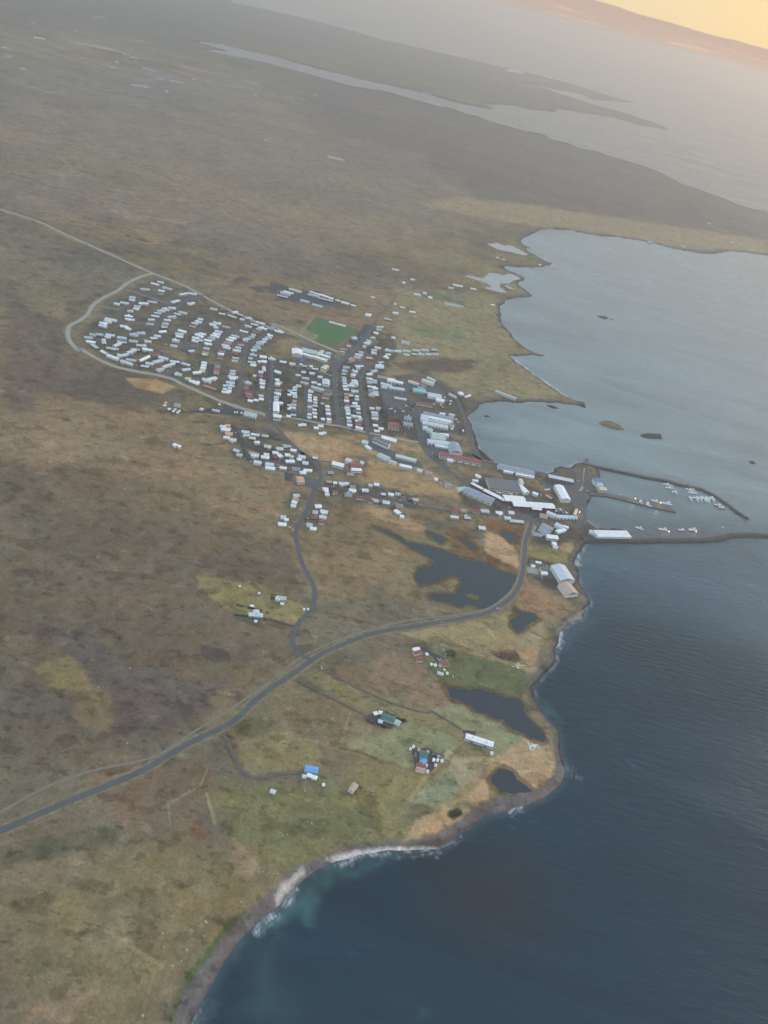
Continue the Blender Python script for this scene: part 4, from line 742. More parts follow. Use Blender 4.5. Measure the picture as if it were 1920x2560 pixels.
hall('K',1155,325,1440,385,12,6,'g','grey roofed quay store with a dark front',wall=5,doors=6)
hall('K',1275,440,1360,600,19,8,'w','white roofed boat hall standing end on in the harbour yard',doors=0)
hall('K',460,400,815,440,32,8,'d','huge flat dark roofed fish factory with cream walls',roof='flat',wall=1,wins=12,doors=0,extra=0)
hall('K',815,430,910,520,13,6,'w','white wedge roofed office at the end of the flat dark factory','office','office')
hall('K',830,365,850,415,7,12,'c','tall cream silo tower behind the wedge roofed office','silo_tower','tower',roof='flat')
hall('K',320,310,375,340,7,4,'w','white shed above the dark factory yard','shed','shed')
hall('K',285,375,345,380,6,4,'w','white box store beside the dark factory yard','store','store')
hall('K',270,408,400,475,7,4,'w','short white roofed shed at the head of the factory road','workshop','workshop',wall=3)
hall('K',412,485,655,605,10,5,'w','long white roofed red walled shed along the factory road','workshop','workshop',wall=3,wins=10)
hall('K',640,580,880,600,20,7,'w','broad white roofed red walled factory',wall=3,wins=6,doors=3)
hall('K',740,645,1215,675,17,7,'w','longest white roofed red walled factory with gabled front',wall=3,wins=14,doors=4)
hall('K',960,692,1070,705,10,5,'w','small white roofed red walled gatehouse','gatehouse','gatehouse',wall=3,wins=3)
hall('K',200,480,520,620,23,5,'s','grey roofed parallelogram store with cream gable',wall=1,wins=5)
hall('K',105,480,210,465,10,4,'t','pale low annexe behind the grey roofed store','annexe','annexe')
hall('K',975,515,1035,540,8,5,'w','white garage between the factory and the boat hall','garage','garage')
hall('K',1060,770,1145,790,9,4,'p','pink roofed house by the harbour road','house','house')
hall('K',1135,745,1240,785,11,5,'g','pale arched store joined to the long harbour shed',roof='arch',rise=2.5,name='store',cat='store')
hall('K',1240,790,1480,800,9,5,'g','long white harbour shed ending at the yellow gable',wall=0,doors=6)
hall('K',1455,775,1480,715,5,9,'c','tall floodlit yellow gable building by the harbour yard','net_store','store',wall=1)
rows('K','line beside harbour road','x',6,70,'85 712 r 80;180 715 p 70;325 720 r 80;430 715 c 90 5;590 735 w 75;730 735 w 60',detail=True)
rows('K','cluster above brown marsh','x',6,80,'75 795 w 90 8;225 795 g 70;395 912 w 75;690 800 g 70;790 835 g 160 5',detail=True)
hall('K',1070,900,1190,960,24,5,'s','wide slate grey roofed joinery beside the coast road','workshop','workshop')
hall('O',720,165,770,260,7,6,'s','pale blue roofed side hall of the joinery','workshop','workshop')
hall('O',800,310,1010,335,11,5,'w','white gabled hall before the joinery','workshop','workshop',wins=5)
hall('O',970,75,1110,150,12,5,'g','pale hall turned sideways behind the joinery','workshop','workshop')
hall('O',990,225,1145,180,8,4,'w','white lean-to running up to the sideways hall','workshop','workshop')
hall('O',1110,120,1210,145,7,4,'w','white cabin at the end of the sideways hall','cabin','cabin')
hall('O',540,245,720,285,7,3,'s','low slate roofed store by the coast road','store','store')
hall('O',905,440,985,450,8,4,'w','white upper half of the stepped house above the shore','house','house',wins=2)
hall('O',925,495,1010,530,9,4,'g','grey lower half of the stepped house above the shore','house','house',wins=3)
hall('O',600,790,700,810,4,3,'w','slim white trailer store in the gravel yard','trailer','trailer')
hall('O',515,865,580,870,5,3,'w','white box van body in the gravel yard','container','container')
hall('O',690,925,820,940,10,5,'d','dark roofed workshop with white front in the gravel yard','workshop','workshop',wall=0,doors=3)
hall('O',700,1000,815,1005,6,3.5,'w','white porch range before the dark roofed workshop','annexe','annexe')
hall('O',1010,870,1195,1150,27,8,'g','large pale grey gabled warehouse on the sea bank',rise=4)
hall('O',1130,1210,1290,1410,24,7,'u','rust stained pale warehouse on the sea bank',rise=4)
hall('M',905,1060,1115,1110,15,5,'t','pale roofed warehouse below the ring road junction',doors=4)
hall('I',430,690,545,690,18,5,'o','orange roofed house with a broad square plan','villa','villa',wins=4)
hall('I',1040,400,1240,450,13,5,'w','white nave of the pale church in its yard','church','church',wall=0,wins=6)
hall('I',1280,340,1370,370,12,6,'g','grey barn left of the red roofed range','barn','barn')
hall('I',1340,430,1540,450,14,5,'r','long red roofed range by the church','barn','barn',wall=3)
hall('I',1370,510,1545,520,9,5,'w','white range below the red roofed range','house','house',wins=5)
hall('I',1525,390,1585,400,9,5,'g','grey store right of the red roofed range','store','store')
hall('I',1300,580,1415,590,5,3,'p','low faded red shed below the church','shed','shed')
hall('T',682,418,965,508,11,5,'w','long white roofed barn between the pond and the meadows','barn','barn',wins=10,doors=2,extra=2)
hall('T',938,590,965,600,6,3,'g','small grey hut off the end of the long white barn','hut','hut')
hall('T',210,600,285,615,13,5,'n','green roofed farmhouse in the cluttered yard','farmhouse','farmhouse',wins=4)
hall('T',220,690,265,660,8,4,'k','bright blue roofed shed joined to the green farmhouse','shed','shed')
hall('T',170,715,265,735,7,4,'r','upper red roofed barn of the pair below the blue shed','barn','barn')
hall('T',165,752,262,775,7,4,'p','lower faded red barn of the pair below the blue shed','barn','barn')
hall('X',355,1265,430,1290,12,4.5,'n','long green roofed farmhouse ringed by dark shrubs','farmhouse','farmhouse',wins=4)
hall('X',432,1298,462,1312,9,4,'t','small pale green barn beside the green farmhouse','barn','barn')
hall('X',310,1254,330,1250,6,3,'w','white shed behind the green farmhouse','shed','shed')
hall('X',338,1246,358,1250,6,3,'w','second white shed behind the green farmhouse','shed','shed')
hall('X',335,1295,360,1303,6,3,'g','grey lean-to in front of the green farmhouse','shed','shed')
hall('S',225,450,335,430,8,4,'w','white roofed barn at the red and white farm','barn','barn')
hall('S',235,510,360,475,9,4,'r','red roofed barn with a white gable at the red farm','barn','barn',wall=0)
hall('S',290,605,385,610,10,3.5,'r','small red roofed shed below the red farm','shed','shed')
hall('S',710,680,830,670,11,5,'r','red roofed farmhouse with cream gable','farmhouse','farmhouse',wall=1,wins=3)
hall('S',650,840,750,870,5,3,'g','grey ruined byre below the red farmhouse','byre','byre')
hall('U',585,205,645,210,10,4,'t','teal roofed cottage on the olive strip','cottage','cottage',wins=3)
hall('U',548,205,590,212,8,4,'g','grey side wing of the teal roofed cottage','cottage','cottage')
hall('U',302,355,430,365,9,4,'g','pale blue roofed cross shaped house in a hedged plot','cottage','cottage',wins=5)
hall('U',370,318,372,350,11,4.4,'g','projecting wing of the cross shaped house','cottage','cottage')
hall('U',820,1772,940,1795,11,4,'k','bright blue roofed cottage at the end of the curved track','cottage','cottage',wins=5)
hall('U',840,1832,880,1842,6,3,'w','white shed before the bright blue cottage','shed','shed')
hall('U',795,1845,830,1848,5,3,'g','grey box shed beside the bright blue cottage','shed','shed')
hall('U',885,1850,930,1865,6,3,'w','low white outbuilding at the corner of the blue cottage','shed','shed')
hall('U',1240,1985,1290,1920,9,4.5,'u','white cottage with a faded pink roof alone in the meadow','cottage','cottage',wins=3)
hall('U',503,1978,548,1995,6,2.5,'g','small grey hut alone in the meadow','hut','hut')
hall('P',385,215,490,235,9,3,'s','pale blue flat roofed store at the moor depot','store','store',roof='flat')
hall('P',375,905,430,935,8,4,'w','white cottage alone on the moor','cottage','cottage',wins=2)
hall('P',450,938,498,945,7,3,'w','white outbuilding beside the moor cottage','shed','shed')
hall('P',1040,305,1170,330,4,3,'g','long grey trailer parked on the dark depot ground','trailer','trailer')
hall('Q',740,540,955,598,4,3.5,'w','long slim white grandstand beside the green pitch','grandstand','grandstand',roof='flat')
hall('Q',1040,750,1100,750,10,4,'g','round shouldered clubhouse at the pitch corner','clubhouse','clubhouse',roof='octo')
hall('Q',225,110,380,155,10,3,'c','drab cream roofed barn behind the stables','barn','barn')
rows('Q','stables outside town','x',14,70,'215 155 w 130;175 172 g 130;135 203 g 140;520 150 w 60;580 170 w;650 190 w;705 207 w;765 229 w;850 258 w 60;950 290 w 110;1055 322 w 65;540 190 g 150;700 248 g 190;590 322 g 140;430 265 g 120',kind='stable',width=8)
rows('Q','the pens by the northern road','x',12,75,'1310 218 w 50;1245 457 w;1257 437 w;1600 425 w 70;1515 507 t 90;1600 305 w 25',kind='barn',width=7)
rows('R','crofts beyond the town','x',10,38,'75 395 w 45;130 480 w 20;185 460 w 28;205 558 w 20;225 562 w 25;265 550 w 25;300 576 w 25;435 515 g 35;580 520 w 38;705 625 w 24;120 640 w 30;75 680 w 35;185 670 w 40;735 320 c 20;775 330 c 22;1010 365 w 14;20 715 t 40;480 500 w 60',kind='barn',width=8)
rows('TL','the airfield across the plain','x',10,40,'645 300 s 60 14;605 370 s 75 8;690 340 s 35;580 248 s 40;170 165 c 45;140 100 s 16;18 204 s 18;38 243 s 30;98 295 s 26;505 268 s 14;490 290 s 30;545 235 s 30;325 133 s 10;903 352 s 10;720 395 s 14;838 342 s 12;762 352 s 60;1105 412 s 10;1360 410 s 10;1150 603 s 14',kind='hangar',width=20)
rows('TR','the far western farms','x',10,16,'1150 1045 g 18;1405 965 g 10;1295 1062 g 14;1500 1048 g 10;1540 1058 g 10;1590 1080 g 14',kind='barn',width=9)
rows('P','moor depot','x',8,44,'225 212 w 48;300 275 w;375 310 w 40;405 280 w 36;475 305 w 40;445 335 w 42;240 165 c 40;1170 195 w 34;870 278 w 40 35;850 285 g 36 35;1435 328 w 20;1475 330 g 20;1550 342 w 26',kind='hut',width=5)
rows('S','the red farm yard','x',0,32,'470 500 w 40;550 675 w;615 690 w 38;820 830 w 30;775 768 c 24;700 700 g 30',kind='hut',width=4)
rows('U','the meadow edge','x',10,20,'335 265 w 34;400 147 w 16;815 295 w 16;850 294 w 14;368 404 w 24;578 180 w 24;612 244 w 30;995 1912 w 12;222 82 g 18',kind='hut',width=3.2)
rows('T','the cluttered farm yard','x',20,24,'115 535 c 18;145 512 w 12;355 575 d 20;390 590 d 24;405 615 p 20;430 628 d 28;355 650 w 18;395 655 w 18;440 658 w 24;278 708 w 20;290 570 c 18;290 770 w 14;375 705 c 14;170 590 d 34;200 545 p 26',kind='hut',width=4)
hall('V',315,150,430,150,14,8,'b','deep blue roofed harbour store at the root of the pier',wall=0)
hall('V',345,215,455,220,12,6,'t','pale roofed net shed between blue store and pier','net_shed','shed')
hall('V',390,290,515,300,12,7,'c','cream walled harbour office by the pier','harbour_office','office',wall=1,wins=4)
hall('V',335,1070,915,1080,19,7,'w','great white roofed hall along the southern mole','fish_hall','hall',roof='octo',rise=4)
hall('V',230,1020,330,1060,9,4,'g','grey lean-to shed against the great white hall','shed','shed')
# the houses that show smallest are kept together as one mass
def gather_small(limit=296):
    hs=[o for o in SC.collection.objects if o.parent is None and o.get('category')=='house']
    key=lambda o:-sum(abs(c.dimensions.x*c.dimensions.y) for c in o.children if c.name.startswith('roof'))/((o.location-cam.location).length**3)
    bpy.context.view_layer.update(); hs.sort(key=key); rest=hs[limit:]; v=[];f=[];mi=[];ms=[]
    for o in rest:
        kids=[]; st=list(o.children)
        while st: c=st.pop(); kids.append(c); st+=list(c.children)
        for c in kids:
            M=c.matrix_world; n=len(v); v+=[tuple(M@q.co) for q in c.data.vertices]; m=c.data.materials[0]
            if m not in ms: ms.append(m)
            for p in c.data.polygons: f.append(tuple(i+n for i in p.vertices)); mi.append(ms.index(m))
        for c in kids+[o]: bpy.data.objects.remove(c)
    o=newobj('distant_houses',v,f,None)
    for m in ms: o.data.materials.append(m)
    o.data.polygons.foreach_set('material_index',mi); tag(o,'small far houses filling the further streets of the town','houses',kind='stuff')
gather_small()
# ------------------------------------------------------------------ harbour: rubble moles, piers, pontoons
ROCK=mat('mole_rock',lin((78,73,70)),0.95,0.35,0.25,bump=0.8); QUAY=mat('quay_concrete',lin((98,94,92)),0.85,0.12,0.15); WET=mat('wet_rock',lin((58,55,54)),0.9,0.3,0.3)
def mole(s,w,h,label,name='breakwater',top=None):
    """rubble mound with a crest track, built along a line"""
    P=[np.array(p) for p in multi(s,1.0)]; P=refine(P,4,0,False); v=[];f=[]; rg=random.Random(3); prof=[(-1,-1.5),(-0.8,0.35),(-0.45,0.95),(-0.2,1.0),(0.2,1.0),(0.45,0.9),(0.8,0.3),(1,-1.5)]
    n=len(prof)
    for k,p in enumerate(P):
        d=P[min(k+1,len(P)-1)]-P[max(k-1,0)]; d/=np.linalg.norm(d)+1e-9; nn=np.array([-d[1],d[0]])
        e=min(1.0,0.3+0.25*(len(P)-1-k))
        for j,(a,z) in enumerate(prof):
            jt=rg.uniform(-0.6,0.6) if j not in (3,4) else 0
            v.append((*(p+nn*(a*w/2*e+jt)),z*h+(rg.uniform(-0.4,0.4) if j not in(3,4) else 0)))
        if k:
            for j in range(n-1):
                a=(k-1)*n+j; f.append((a,a+1,a+n+1,a+n))
    f.append(tuple(range(n))); f.append(tuple(range(len(v)-1,len(v)-n-1,-1)))
    bm=bmesh.new()
    root=newobj(name,v,f,ROCK); tag(root,label,'breakwater')
    bm.from_mesh(root.data); bmesh.ops.recalc_face_normals(bm,faces=bm.faces[:]); bm.to_mesh(root.data); bm.free()
    if top:
        q=[];g=[]
        for k,p in enumerate(P[:-1]):
            d=P[min(k+1,len(P)-1)]-P[max(k-1,0)]; d/=np.linalg.norm(d)+1e-9; nn=np.array([-d[1],d[0]]); q+=[(*(p+nn*w*0.09),h+0.1),(*(p-nn*w*0.09),h+0.1)]
            if k: a=2*k; g.append((a-2,a-1,a+1,a))
        newobj('crest_track',q,g,top,root)
    return root
mole('N: 60 140 180 165 300 190 450 222 600 255 740 278 900 318 1080 358 1180 405 1300 485 1400 560 1490 616',15,4.0,'curving dark rubble breakwater sheltering the moored boats',top=QUAY)
mole('N: 60 800 300 797 500 806 700 798 900 800 1100 797 1260 780 1340 755 1500 750 1700 762 2000 790',17,4.5,'long straight rubble breakwater running out of frame',top=None)
def prism(name,P,z0,z1,m,label,cat,parent=None):
    bm=bmesh.new(); vs=[bm.verts.new((p[0],p[1],z0)) for p in P]; fc=bm.faces.new(vs); r=bmesh.ops.extrude_face_region(bm,geom=[fc]); bmesh.ops.translate(bm,vec=(0,0,z1-z0),verts=[x for x in r['geom'] if isinstance(x,bmesh.types.BMVert)])
    bmesh.ops.recalc_face_normals(bm,faces=bm.faces[:]); me=bpy.data.meshes.new(name); bm.to_mesh(me); bm.free(); me.materials.append(m); o=bpy.data.objects.new(name,me); SC.collection.objects.link(o)
    if parent: o.parent=parent
    elif label: tag(o,label,cat)
    return o
prism('pier',multi('N: 110 380 240 385 300 398 420 422 530 445 620 452 800 498 868 545 862 553 700 520 530 482 400 445 260 415 120 405',2.5),-4,2.6,QUAY,'long narrow concrete pier with fishing boats on both sides','pier')
prism('quay',multi('N: 400 700 470 712 480 708 780 712 1040 735 1050 706 1190 710 1215 735 1330 735 1300 775 1100 785 480 790 460 800 380 800',2.2),-4,2.4,mat('quay_dark',lin((96,97,102)),0.9,0.15,0.1),'wide quay along the southern breakwater','quay')
prism('slipway',multi('N: 60 595 130 640 210 692 190 700 100 640 55 605',1.5),-2,1.9,mat('slip_concrete',lin((128,120,112)),0.85,0.1,0.2),'pale concrete slipway in the harbour corner','slipway')
PONT=mat('pontoon_deck',lin((150,142,142)),0.8,0.1,0.3)
prism('pontoon',multi('W: 415 500 445 500 500 580 470 580',0.6),-0.3,0.6,PONT,'short pontoon with white boats left of the mast','pontoon')
prism('pontoon',multi('W: 750 680 1090 712 1090 722 750 690',0.6),-0.3,0.6,PONT,'long pontoon crowded with white boats','pontoon')
prism('pontoon',multi('W: 690 560 745 575 790 625 730 610',0.6),-0.3,0.6,PONT,'middle pontoon under the tall mast','pontoon')
prism('pontoon',multi('W: 1110 790 1235 820 1235 828 1110 815',0.6),-0.3,0.6,mat('pontoon_red',lin((150,120,122)),0.8),'reddish pontoon of the lifeboat','pontoon')
HULLW=mat('hull_white',(0.75,0.77,0.78),0.35); HULLB=mat('hull_blue',(0.05,0.08,0.16),0.35); HULLR=mat('hull_red',(0.45,0.10,0.07),0.4); DECK=mat('boat_deck',(0.62,0.63,0.62),0.6); CABW=mat('cabin_white',(0.82,0.83,0.83),0.4); MAST=mat('mast_metal',(0.6,0.6,0.6),0.4)
def boat(t,X,Y,L,ang,label,hull=None,mast=6,group='boats moored in the harbour',name='fishing_boat',cat='boat'):
    L*=1.22; p=at(t,X,Y,1.5); c2,_,rz=frame(t,X,Y,40,ang,1.5); root=empty(name,p[0],p[1],0,rz); tag(root,label,cat,group)
    Bm=L*0.30; st=[(-0.5,0.80),(-0.25,0.98),(0.1,1.0),(0.32,0.75),(0.45,0.35),(0.52,0.04)]; v=[];f=[]; hh=L*0.12
    for s,w in st:
        sh=hh*(1+max(0,s)*0.7); v+=[(s*L,-w*Bm/2,sh),(s*L,-w*Bm*0.38,-0.4),(s*L,w*Bm*0.38,-0.4),(s*L,w*Bm/2,sh)]
    for k in range(len(st)-1):
        a=4*k; f+=[(a,a+4,a+5,a+1),(a+1,a+5,a+6,a+2),(a+2,a+6,a+7,a+3)]
    f+=[(0,1,2,3)]; newobj('hull',v,f,hull or HULLW,root)
    dk=[];df=[]
    for s,w in st: sh=hh*(1+max(0,s)*0.7)-0.12*hh; dk+=[(s*L,-w*Bm*0.47,sh),(s*L,w*Bm*0.47,sh)]
    for k in range(len(st)-1): a=2*k; df.append((a,a+1,a+3,a+2))
    newobj('deck',dk,df,DECK,root)
    cb=MB(); cb.box(-0.05*L,0.22*L,-Bm*0.28,Bm*0.28,hh*0.9,hh*0.9+L*0.17); cb.box(0.0,0.16*L,-Bm*0.2,Bm*0.2,hh*0.9+L*0.17,hh*0.9+L*0.26); cb.build('cabin',CABW,root)
    wn=MB(); wn.box(0.215*L,0.225*L,-Bm*0.24,Bm*0.24,hh+L*0.07,hh+L*0.13); wn.build('window',GLASS,root)
    if mast: mm=MB(); mm.box(-0.03*L-0.12,-0.03*L+0.12,-0.12,0.12,hh*0.9,hh+mast); mm.box(-0.35*L,0.0,-0.08,0.08,hh+mast*0.55,hh+mast*0.55+0.16); mm.build('mast',MAST,root)
    return root
boat('W',370,505,13,12,'white motor boat outermost on the short pontoon',mast=4)
boat('W',402,550,13,10,'white motor boat left of the short pontoon',mast=4)
boat('W',455,606,9,80,'small white boat tied at the foot of the short pontoon',mast=3)
boat('W',495,615,12,60,'white boat at the end of the short pontoon',mast=4)
boat('W',678,578,13,25,'white boat below the tall mast',mast=14)
boat('W',712,618,12,8,'white boat nearest the open water under the tall mast',mast=4)
boat('W',728,575,10,25,'white boat behind the middle pontoon',mast=5)
boat('W',765,622,9,20,'small pale boat at the end of the middle pontoon',mast=3)
for k,(x,y) in enumerate([(700,700),(770,688),(795,716),(838,690),(845,712),(905,690),(905,722),(940,700),(948,735),(980,692),(1015,722)]):
    boat('W',x,y,12 if k%3 else 14,8 if k%2 else 60,'small white boat, %s from the left at the crowded long pontoon'%ordinal(k+1),mast=5 if k%2 else 3)
boat('W',1080,798,15,20,'white decked rescue boat with a red hull',hull=HULLR,mast=5,name='rescue_boat')
boat('W',1130,828,13,10,'dark hulled red boat beside the rescue boat',hull=HULLR,mast=3)
boat('V',1095,525,17,30,'blue hulled fishing boat with a slanting mast at the pier',hull=HULLB,mast=9)
boat('V',1208,563,19,25,'white trawler lying against the near side of the pier',mast=7)
boat('V',1370,505,14,20,'white fishing boat with a tall mast behind the pier',mast=8)
boat('V',1455,530,10,15,'small grey boat between the two masted boats',mast=3)
boat('V',1575,550,16,15,'white masted boat at the outer end of the pier',mast=9)
boat('V',1100,975,13,20,'lone white boat moored left at the southern quay',mast=5)
boat('V',1515,1003,16,15,'white and orange boat beside the quay lamp',mast=5)
boat('N',910,710,13,8,'low orange boat in the middle of the southern quay',hull=HULLR,mast=4)
boat('N',1010,708,15,8,'white boat outermost at the southern quay',mast=6)
boat('V',295,215,15,15,'white boat hauled ashore beside the blue store',mast=0,group='boats ashore')
boat('V',370,245,10,10,'small white boat ashore beside the harbour office',mast=0,group='boats ashore')
bu=MB(); bu.box(-1.2,1.2,-1.2,1.2,-0.5,0.8); bu.box(-0.7,0.7,-0.7,0.7,0.8,2.2); pb=at('N',1268,685,0.5); b_=bu.build('buoy',CABW); b_.location=(pb[0],pb[1],0); tag(b_,'white marker buoy floating off the southern quay','buoy')
# rocky islets in the bay
def islet(s,h,label,m=None,k=0):
    P=np.array(refine(multi(s,0),3,0.8,True,k)); c=P.mean(0); v=[];f=[]; n=len(P); rg=random.Random(k)
    for t,(sc,z) in enumerate([(1.06,-0.8),(1.0,0.25),(0.82,0.7),(0.5,1.0)]):
        for p in P: q=c+(p-c)*sc; v.append((q[0]+rg.uniform(-.4,.4),q[1]+rg.uniform(-.4,.4),h*z*rg.uniform(0.8,1.15)))
    for t in range(3):
        for j in range(n): a=t*n+j; b=t*n+(j+1)%n; f.append((a,b,b+n,a+n))
    f.append(tuple(range(3*n,4*n))); o=newobj('rock_islet',v,f,m or WET); return tag(o,label,'rock islet','rocks in the bay')
GR=mat('islet_turf',lin((112,100,76)),0.95,0.25,0.2)
islet('R: 1395 1390 1430 1380 1480 1385 1530 1410 1555 1435 1520 1440 1450 1420 1405 1405',4,'largest brown topped rock islet outside the harbour',GR,1)
islet('R: 1380 698 1440 702 1455 715 1430 720 1400 712',2,'dark low rock alone in the wide bay',None,2)
islet('R: 1470 717 1485 720 1480 725 1468 722',1,'tiny skerry beside the rock in the wide bay',None,3)
islet('R: 648 1346 670 1344 685 1350 665 1355 650 1352',1.5,'small skerry close to the coast road bay',None,4)
islet('R: 1055 1278 1090 1280 1130 1298 1100 1300 1065 1288',2,'flat dark skerry under the headland beach',None,5)
islet('F: 1382 940 1400 936 1428 938 1430 948 1405 948 1388 944',2.5,'twin lobed dark rock near the largest islet',None,6)
islet('F: 1618 996 1628 996 1632 1002 1622 1001',2,'small dark rock beyond the curving breakwater',None,7)
islet('R: 1270 1255 1300 1262 1295 1270 1310 1290 1298 1297 1280 1285 1255 1275',2,'dark rock spit ending the headland',None,8)
islet('TR: 245 455 300 470 350 490 290 480',2,'thin dark skerry in the far inlet',None,9)
islet('TR: 750 612 790 615 825 632 790 630',3,'dark skerry off the far shore',None,10)
islet('TR: 620 566 690 580 710 588 640 578',3,'thin skerry first along the far shore',None,11)
# ------------------------------------------------------------------ vehicles
CARC=[('white',(0.75,0.75,0.75)),('dark',(0.05,0.05,0.06)),('silver',(0.45,0.46,0.48)),('red',(0.35,0.05,0.04)),('blue',(0.06,0.10,0.25))]
def car_proto(n,c,big=1.0):
    root=empty('parked_car',0,0,LAND)
    b=MB(); b.box(-2.2*big,2.2*big,-0.9,0.9,0.35,1.0*big); b.build('body',mat('car_paint_'+n,c,0.3),root)
    g=MB(); g.add([(-1.5,-0.8,1.0*big),(1.0,-0.8,1.0*big),(1.0,0.8,1.0*big),(-1.5,0.8,1.0*big),(-1.1,-0.65,1.5*big),(0.5,-0.65,1.5*big),(0.5,0.65,1.5*big),(-1.1,0.65,1.5*big)],[(4,5,6,7),(0,1,5,4),(1,2,6,5),(2,3,7,6),(3,0,4,7)]); g.build('cabin',mat('car_glass',(0.1,0.11,0.12),0.2),root)
    wh=[]
    for x in (-1.4,1.4):
        for y in (-0.9,0.9):
            m=MB(); n8=8; vv=[(x+0.33*math.cos(2*math.pi*k/n8),y+s*0.1,0.33+0.33*math.sin(2*math.pi*k/n8)) for s in (-1,1) for k in range(n8)]
            m.add(vv,[tuple(range(n8)),tuple(range(2*n8-1,n8-1,-1))]+[(k,(k+1)%n8,n8+(k+1)%n8,n8+k) for k in range(n8)]); m.build('wheel',mat('tyre',(0.02,0.02,0.02),0.8),root)
    return root
PROTO={}
def put_car(t,X,Y,ang,ci,label,group):
    n,c=CARC[ci]; p=at(t,X,Y); _,_,rz=frame(t,X,Y,30,ang,LAND)
    if n not in PROTO: PROTO[n]=car_proto(n,c); o=PROTO[n]
    else:
        o=PROTO[n].copy(); SC.collection.objects.link(o)
        for ch in PROTO[n].children: d=ch.copy(); SC.collection.objects.link(d); d.parent=o
    o.location=(p[0],p[1],LAND+0.4); o.rotation_euler=(0,0,rz); tag(o,label,'car',group)
def cars(t,where,data):
    cnt={}
    for e in data.split(';'):
        q=e.split(); ci=int(q[2]); a=float(q[3]) if len(q)>3 else 80
        same=sorted(float(z.split()[0])+float(z.split()[1])*1e-3 for z in data.split(';') if int(z.split()[2])==ci)
        k=same.index(float(q[0])+float(q[1])*1e-3)+1
        lab='%s car parked %s'%(CARC[ci][0],where) if len(same)==1 else '%s car, %s such from left, parked %s'%(CARC[ci][0],ordinal(k),where)
        put_car(t,float(q[0]),float(q[1]),a,ci,lab,'cars parked '+where)
cars('D','along the long main street','1120 220 0;1125 295 0;1130 470 2;1190 560 2;1210 690 0;1210 875 0;1045 470 0;1190 250 2;1175 330 1')
cars('M','along the street of the big white hall','1400 255 0;1385 460 2;1325 640 0;1360 860 0;1365 930 2;1350 980 0;890 230 0;940 210 2')
cars('E','in the works street vehicle yard','630 1220 0;660 1235 0;690 1232 2;740 1248 0;790 1262 1;830 1268 2;868 1272 0;700 1245 1;150 300 0;95 370 0')
cars('K','in the harbour yard','1070 548 0;1600 500 0 10;1500 380 0 20;700 690 0 20;810 690 1 20;640 770 0;470 770 2;1090 830 2;1350 845 0;1380 850 2;1410 855 0')
cars('C','in the school yard','820 905 0;870 965 0;880 985 2;810 960 1;715 985 2;1255 580 0;1200 645 0')
cars('G','in the outlying estate','340 290 0;400 280 2;440 355 2;600 790 0;500 740 2;350 465 2;690 710 2;420 715 0;1270 910 0;1320 945 0;1100 770 0')
cars('I','along the marsh lane','485 1200 0;620 1355 0;300 1515 0 20;370 1415 2 10;1065 945 0;1050 812 0 10;830 322 2;1240 380 0;1520 855 2;360 1555 0')
cars('L','beside the marsh lane gardens','340 660 0;360 795 0;330 505 0;700 770 0 10;785 782 0 10;945 820 0 30;1030 850 2 20;770 935 2 10;830 1030 0;890 255 0;935 250 0')
cars('H','beside the red workshop','865 375 0;840 465 2;850 515 2;930 475 0;915 590 0;975 500 0;1385 922 0;1210 130 2;480 1098 0;60 1010 0;740 185 0;690 135 0')
cars('S','at the red farm','665 625 0 45;712 630 0 45;745 455 0;915 910 0')
cars('U','on the country road','972 850 0;1440 2005 2;820 1975 2')
cars('N','on the quays','515 716 0 5;565 762 2 5;735 758 2 8;815 762 1;370 405 0 15;930 312 0 15;850 300 2 15;1380 533 0 40')
cars('A','in the ring road estate','1450 455 0;1655 505 0;1290 540 2;1130 690 2;1120 855 0;1290 770 2;780 1405 0;710 1425 2;1215 1475 0;1245 1435 0 30;985 1435 2 20;1400 1090 2;1375 1165 2;1610 1335 0;600 850 2')
cars('O','in the gravel yard','805 870 0;470 545 0;705 1090 2;745 905 2')
def lamp(t,X,Y,label,power=1600):
    p=at(t,X,Y,3); root=empty('harbour_lamp',p[0],p[1],2.4); tag(root,label,'lamp','lit lamps of the harbour')
    m=MB(); m.box(-0.12,0.12,-0.12,0.12,0,8); m.build('post',MAST,root); m=MB(); m.box(-0.6,0.6,-0.35,0.35,8,8.3); m.build('lamp_head',mat('lamp_glow',(1.0,0.72,0.25),0.5,emit=14),root)
    ld=bpy.data.lights.new('lamp_light','POINT'); ld.energy=power; ld.color=(1,0.72,0.28); ld.shadow_soft_size=0.4; lo=bpy.data.objects.new('lamp_light',ld); SC.collection.objects.link(lo); lo.parent=root; lo.location=(0,0,7.5)
lamp('V',1440,585,'lit lamp near the outer end of the pier'); lamp('V',1000,512,'lit lamp in the middle of the pier'); lamp('V',1580,1085,'lit lamp beside the orange boat on the quay')
lamp('N',1025,748,'lit lamp at the outermost quay boat'); lamp('K',1500,775,'lit lamp shining on the yellow gable building',2600)
cars('X','on the bend of the coast road','1020 650 0 -20;700 730 2 -8')
rows('K','yard behind red factories','x',12,22,'545 480 p;575 500 c;605 505 w;640 500 p;665 512 p;700 512 c;735 520 w;790 520 s;650 540 q 30;690 548 c 34;740 550 c 30;830 550 s 30;1135 470 c 34;1165 465 w 18;1150 540 o 46 25;1185 560 o 40 25',kind='container',width=3)
rows('K','gravel strip by boat hall','x',35,18,'1250 690 s;1265 705 d;1280 692 p;1300 700 w;1315 712 s;1330 705 r;1345 722 d;1360 730 w;1250 715 w;1285 722 d;1325 735 s;1380 742 c',kind='fish tub',width=2.5)
rows('J','yard at factory end','x',10,24,'620 930 w;640 950 s;610 975 w;655 985 w;600 1000 s;640 1010 w;625 1040 w 40;700 870 c;735 920 c;820 1070 w 50 75;605 555 w 40;595 605 w 26;480 550 c;520 535 d 60',kind='container',width=3)
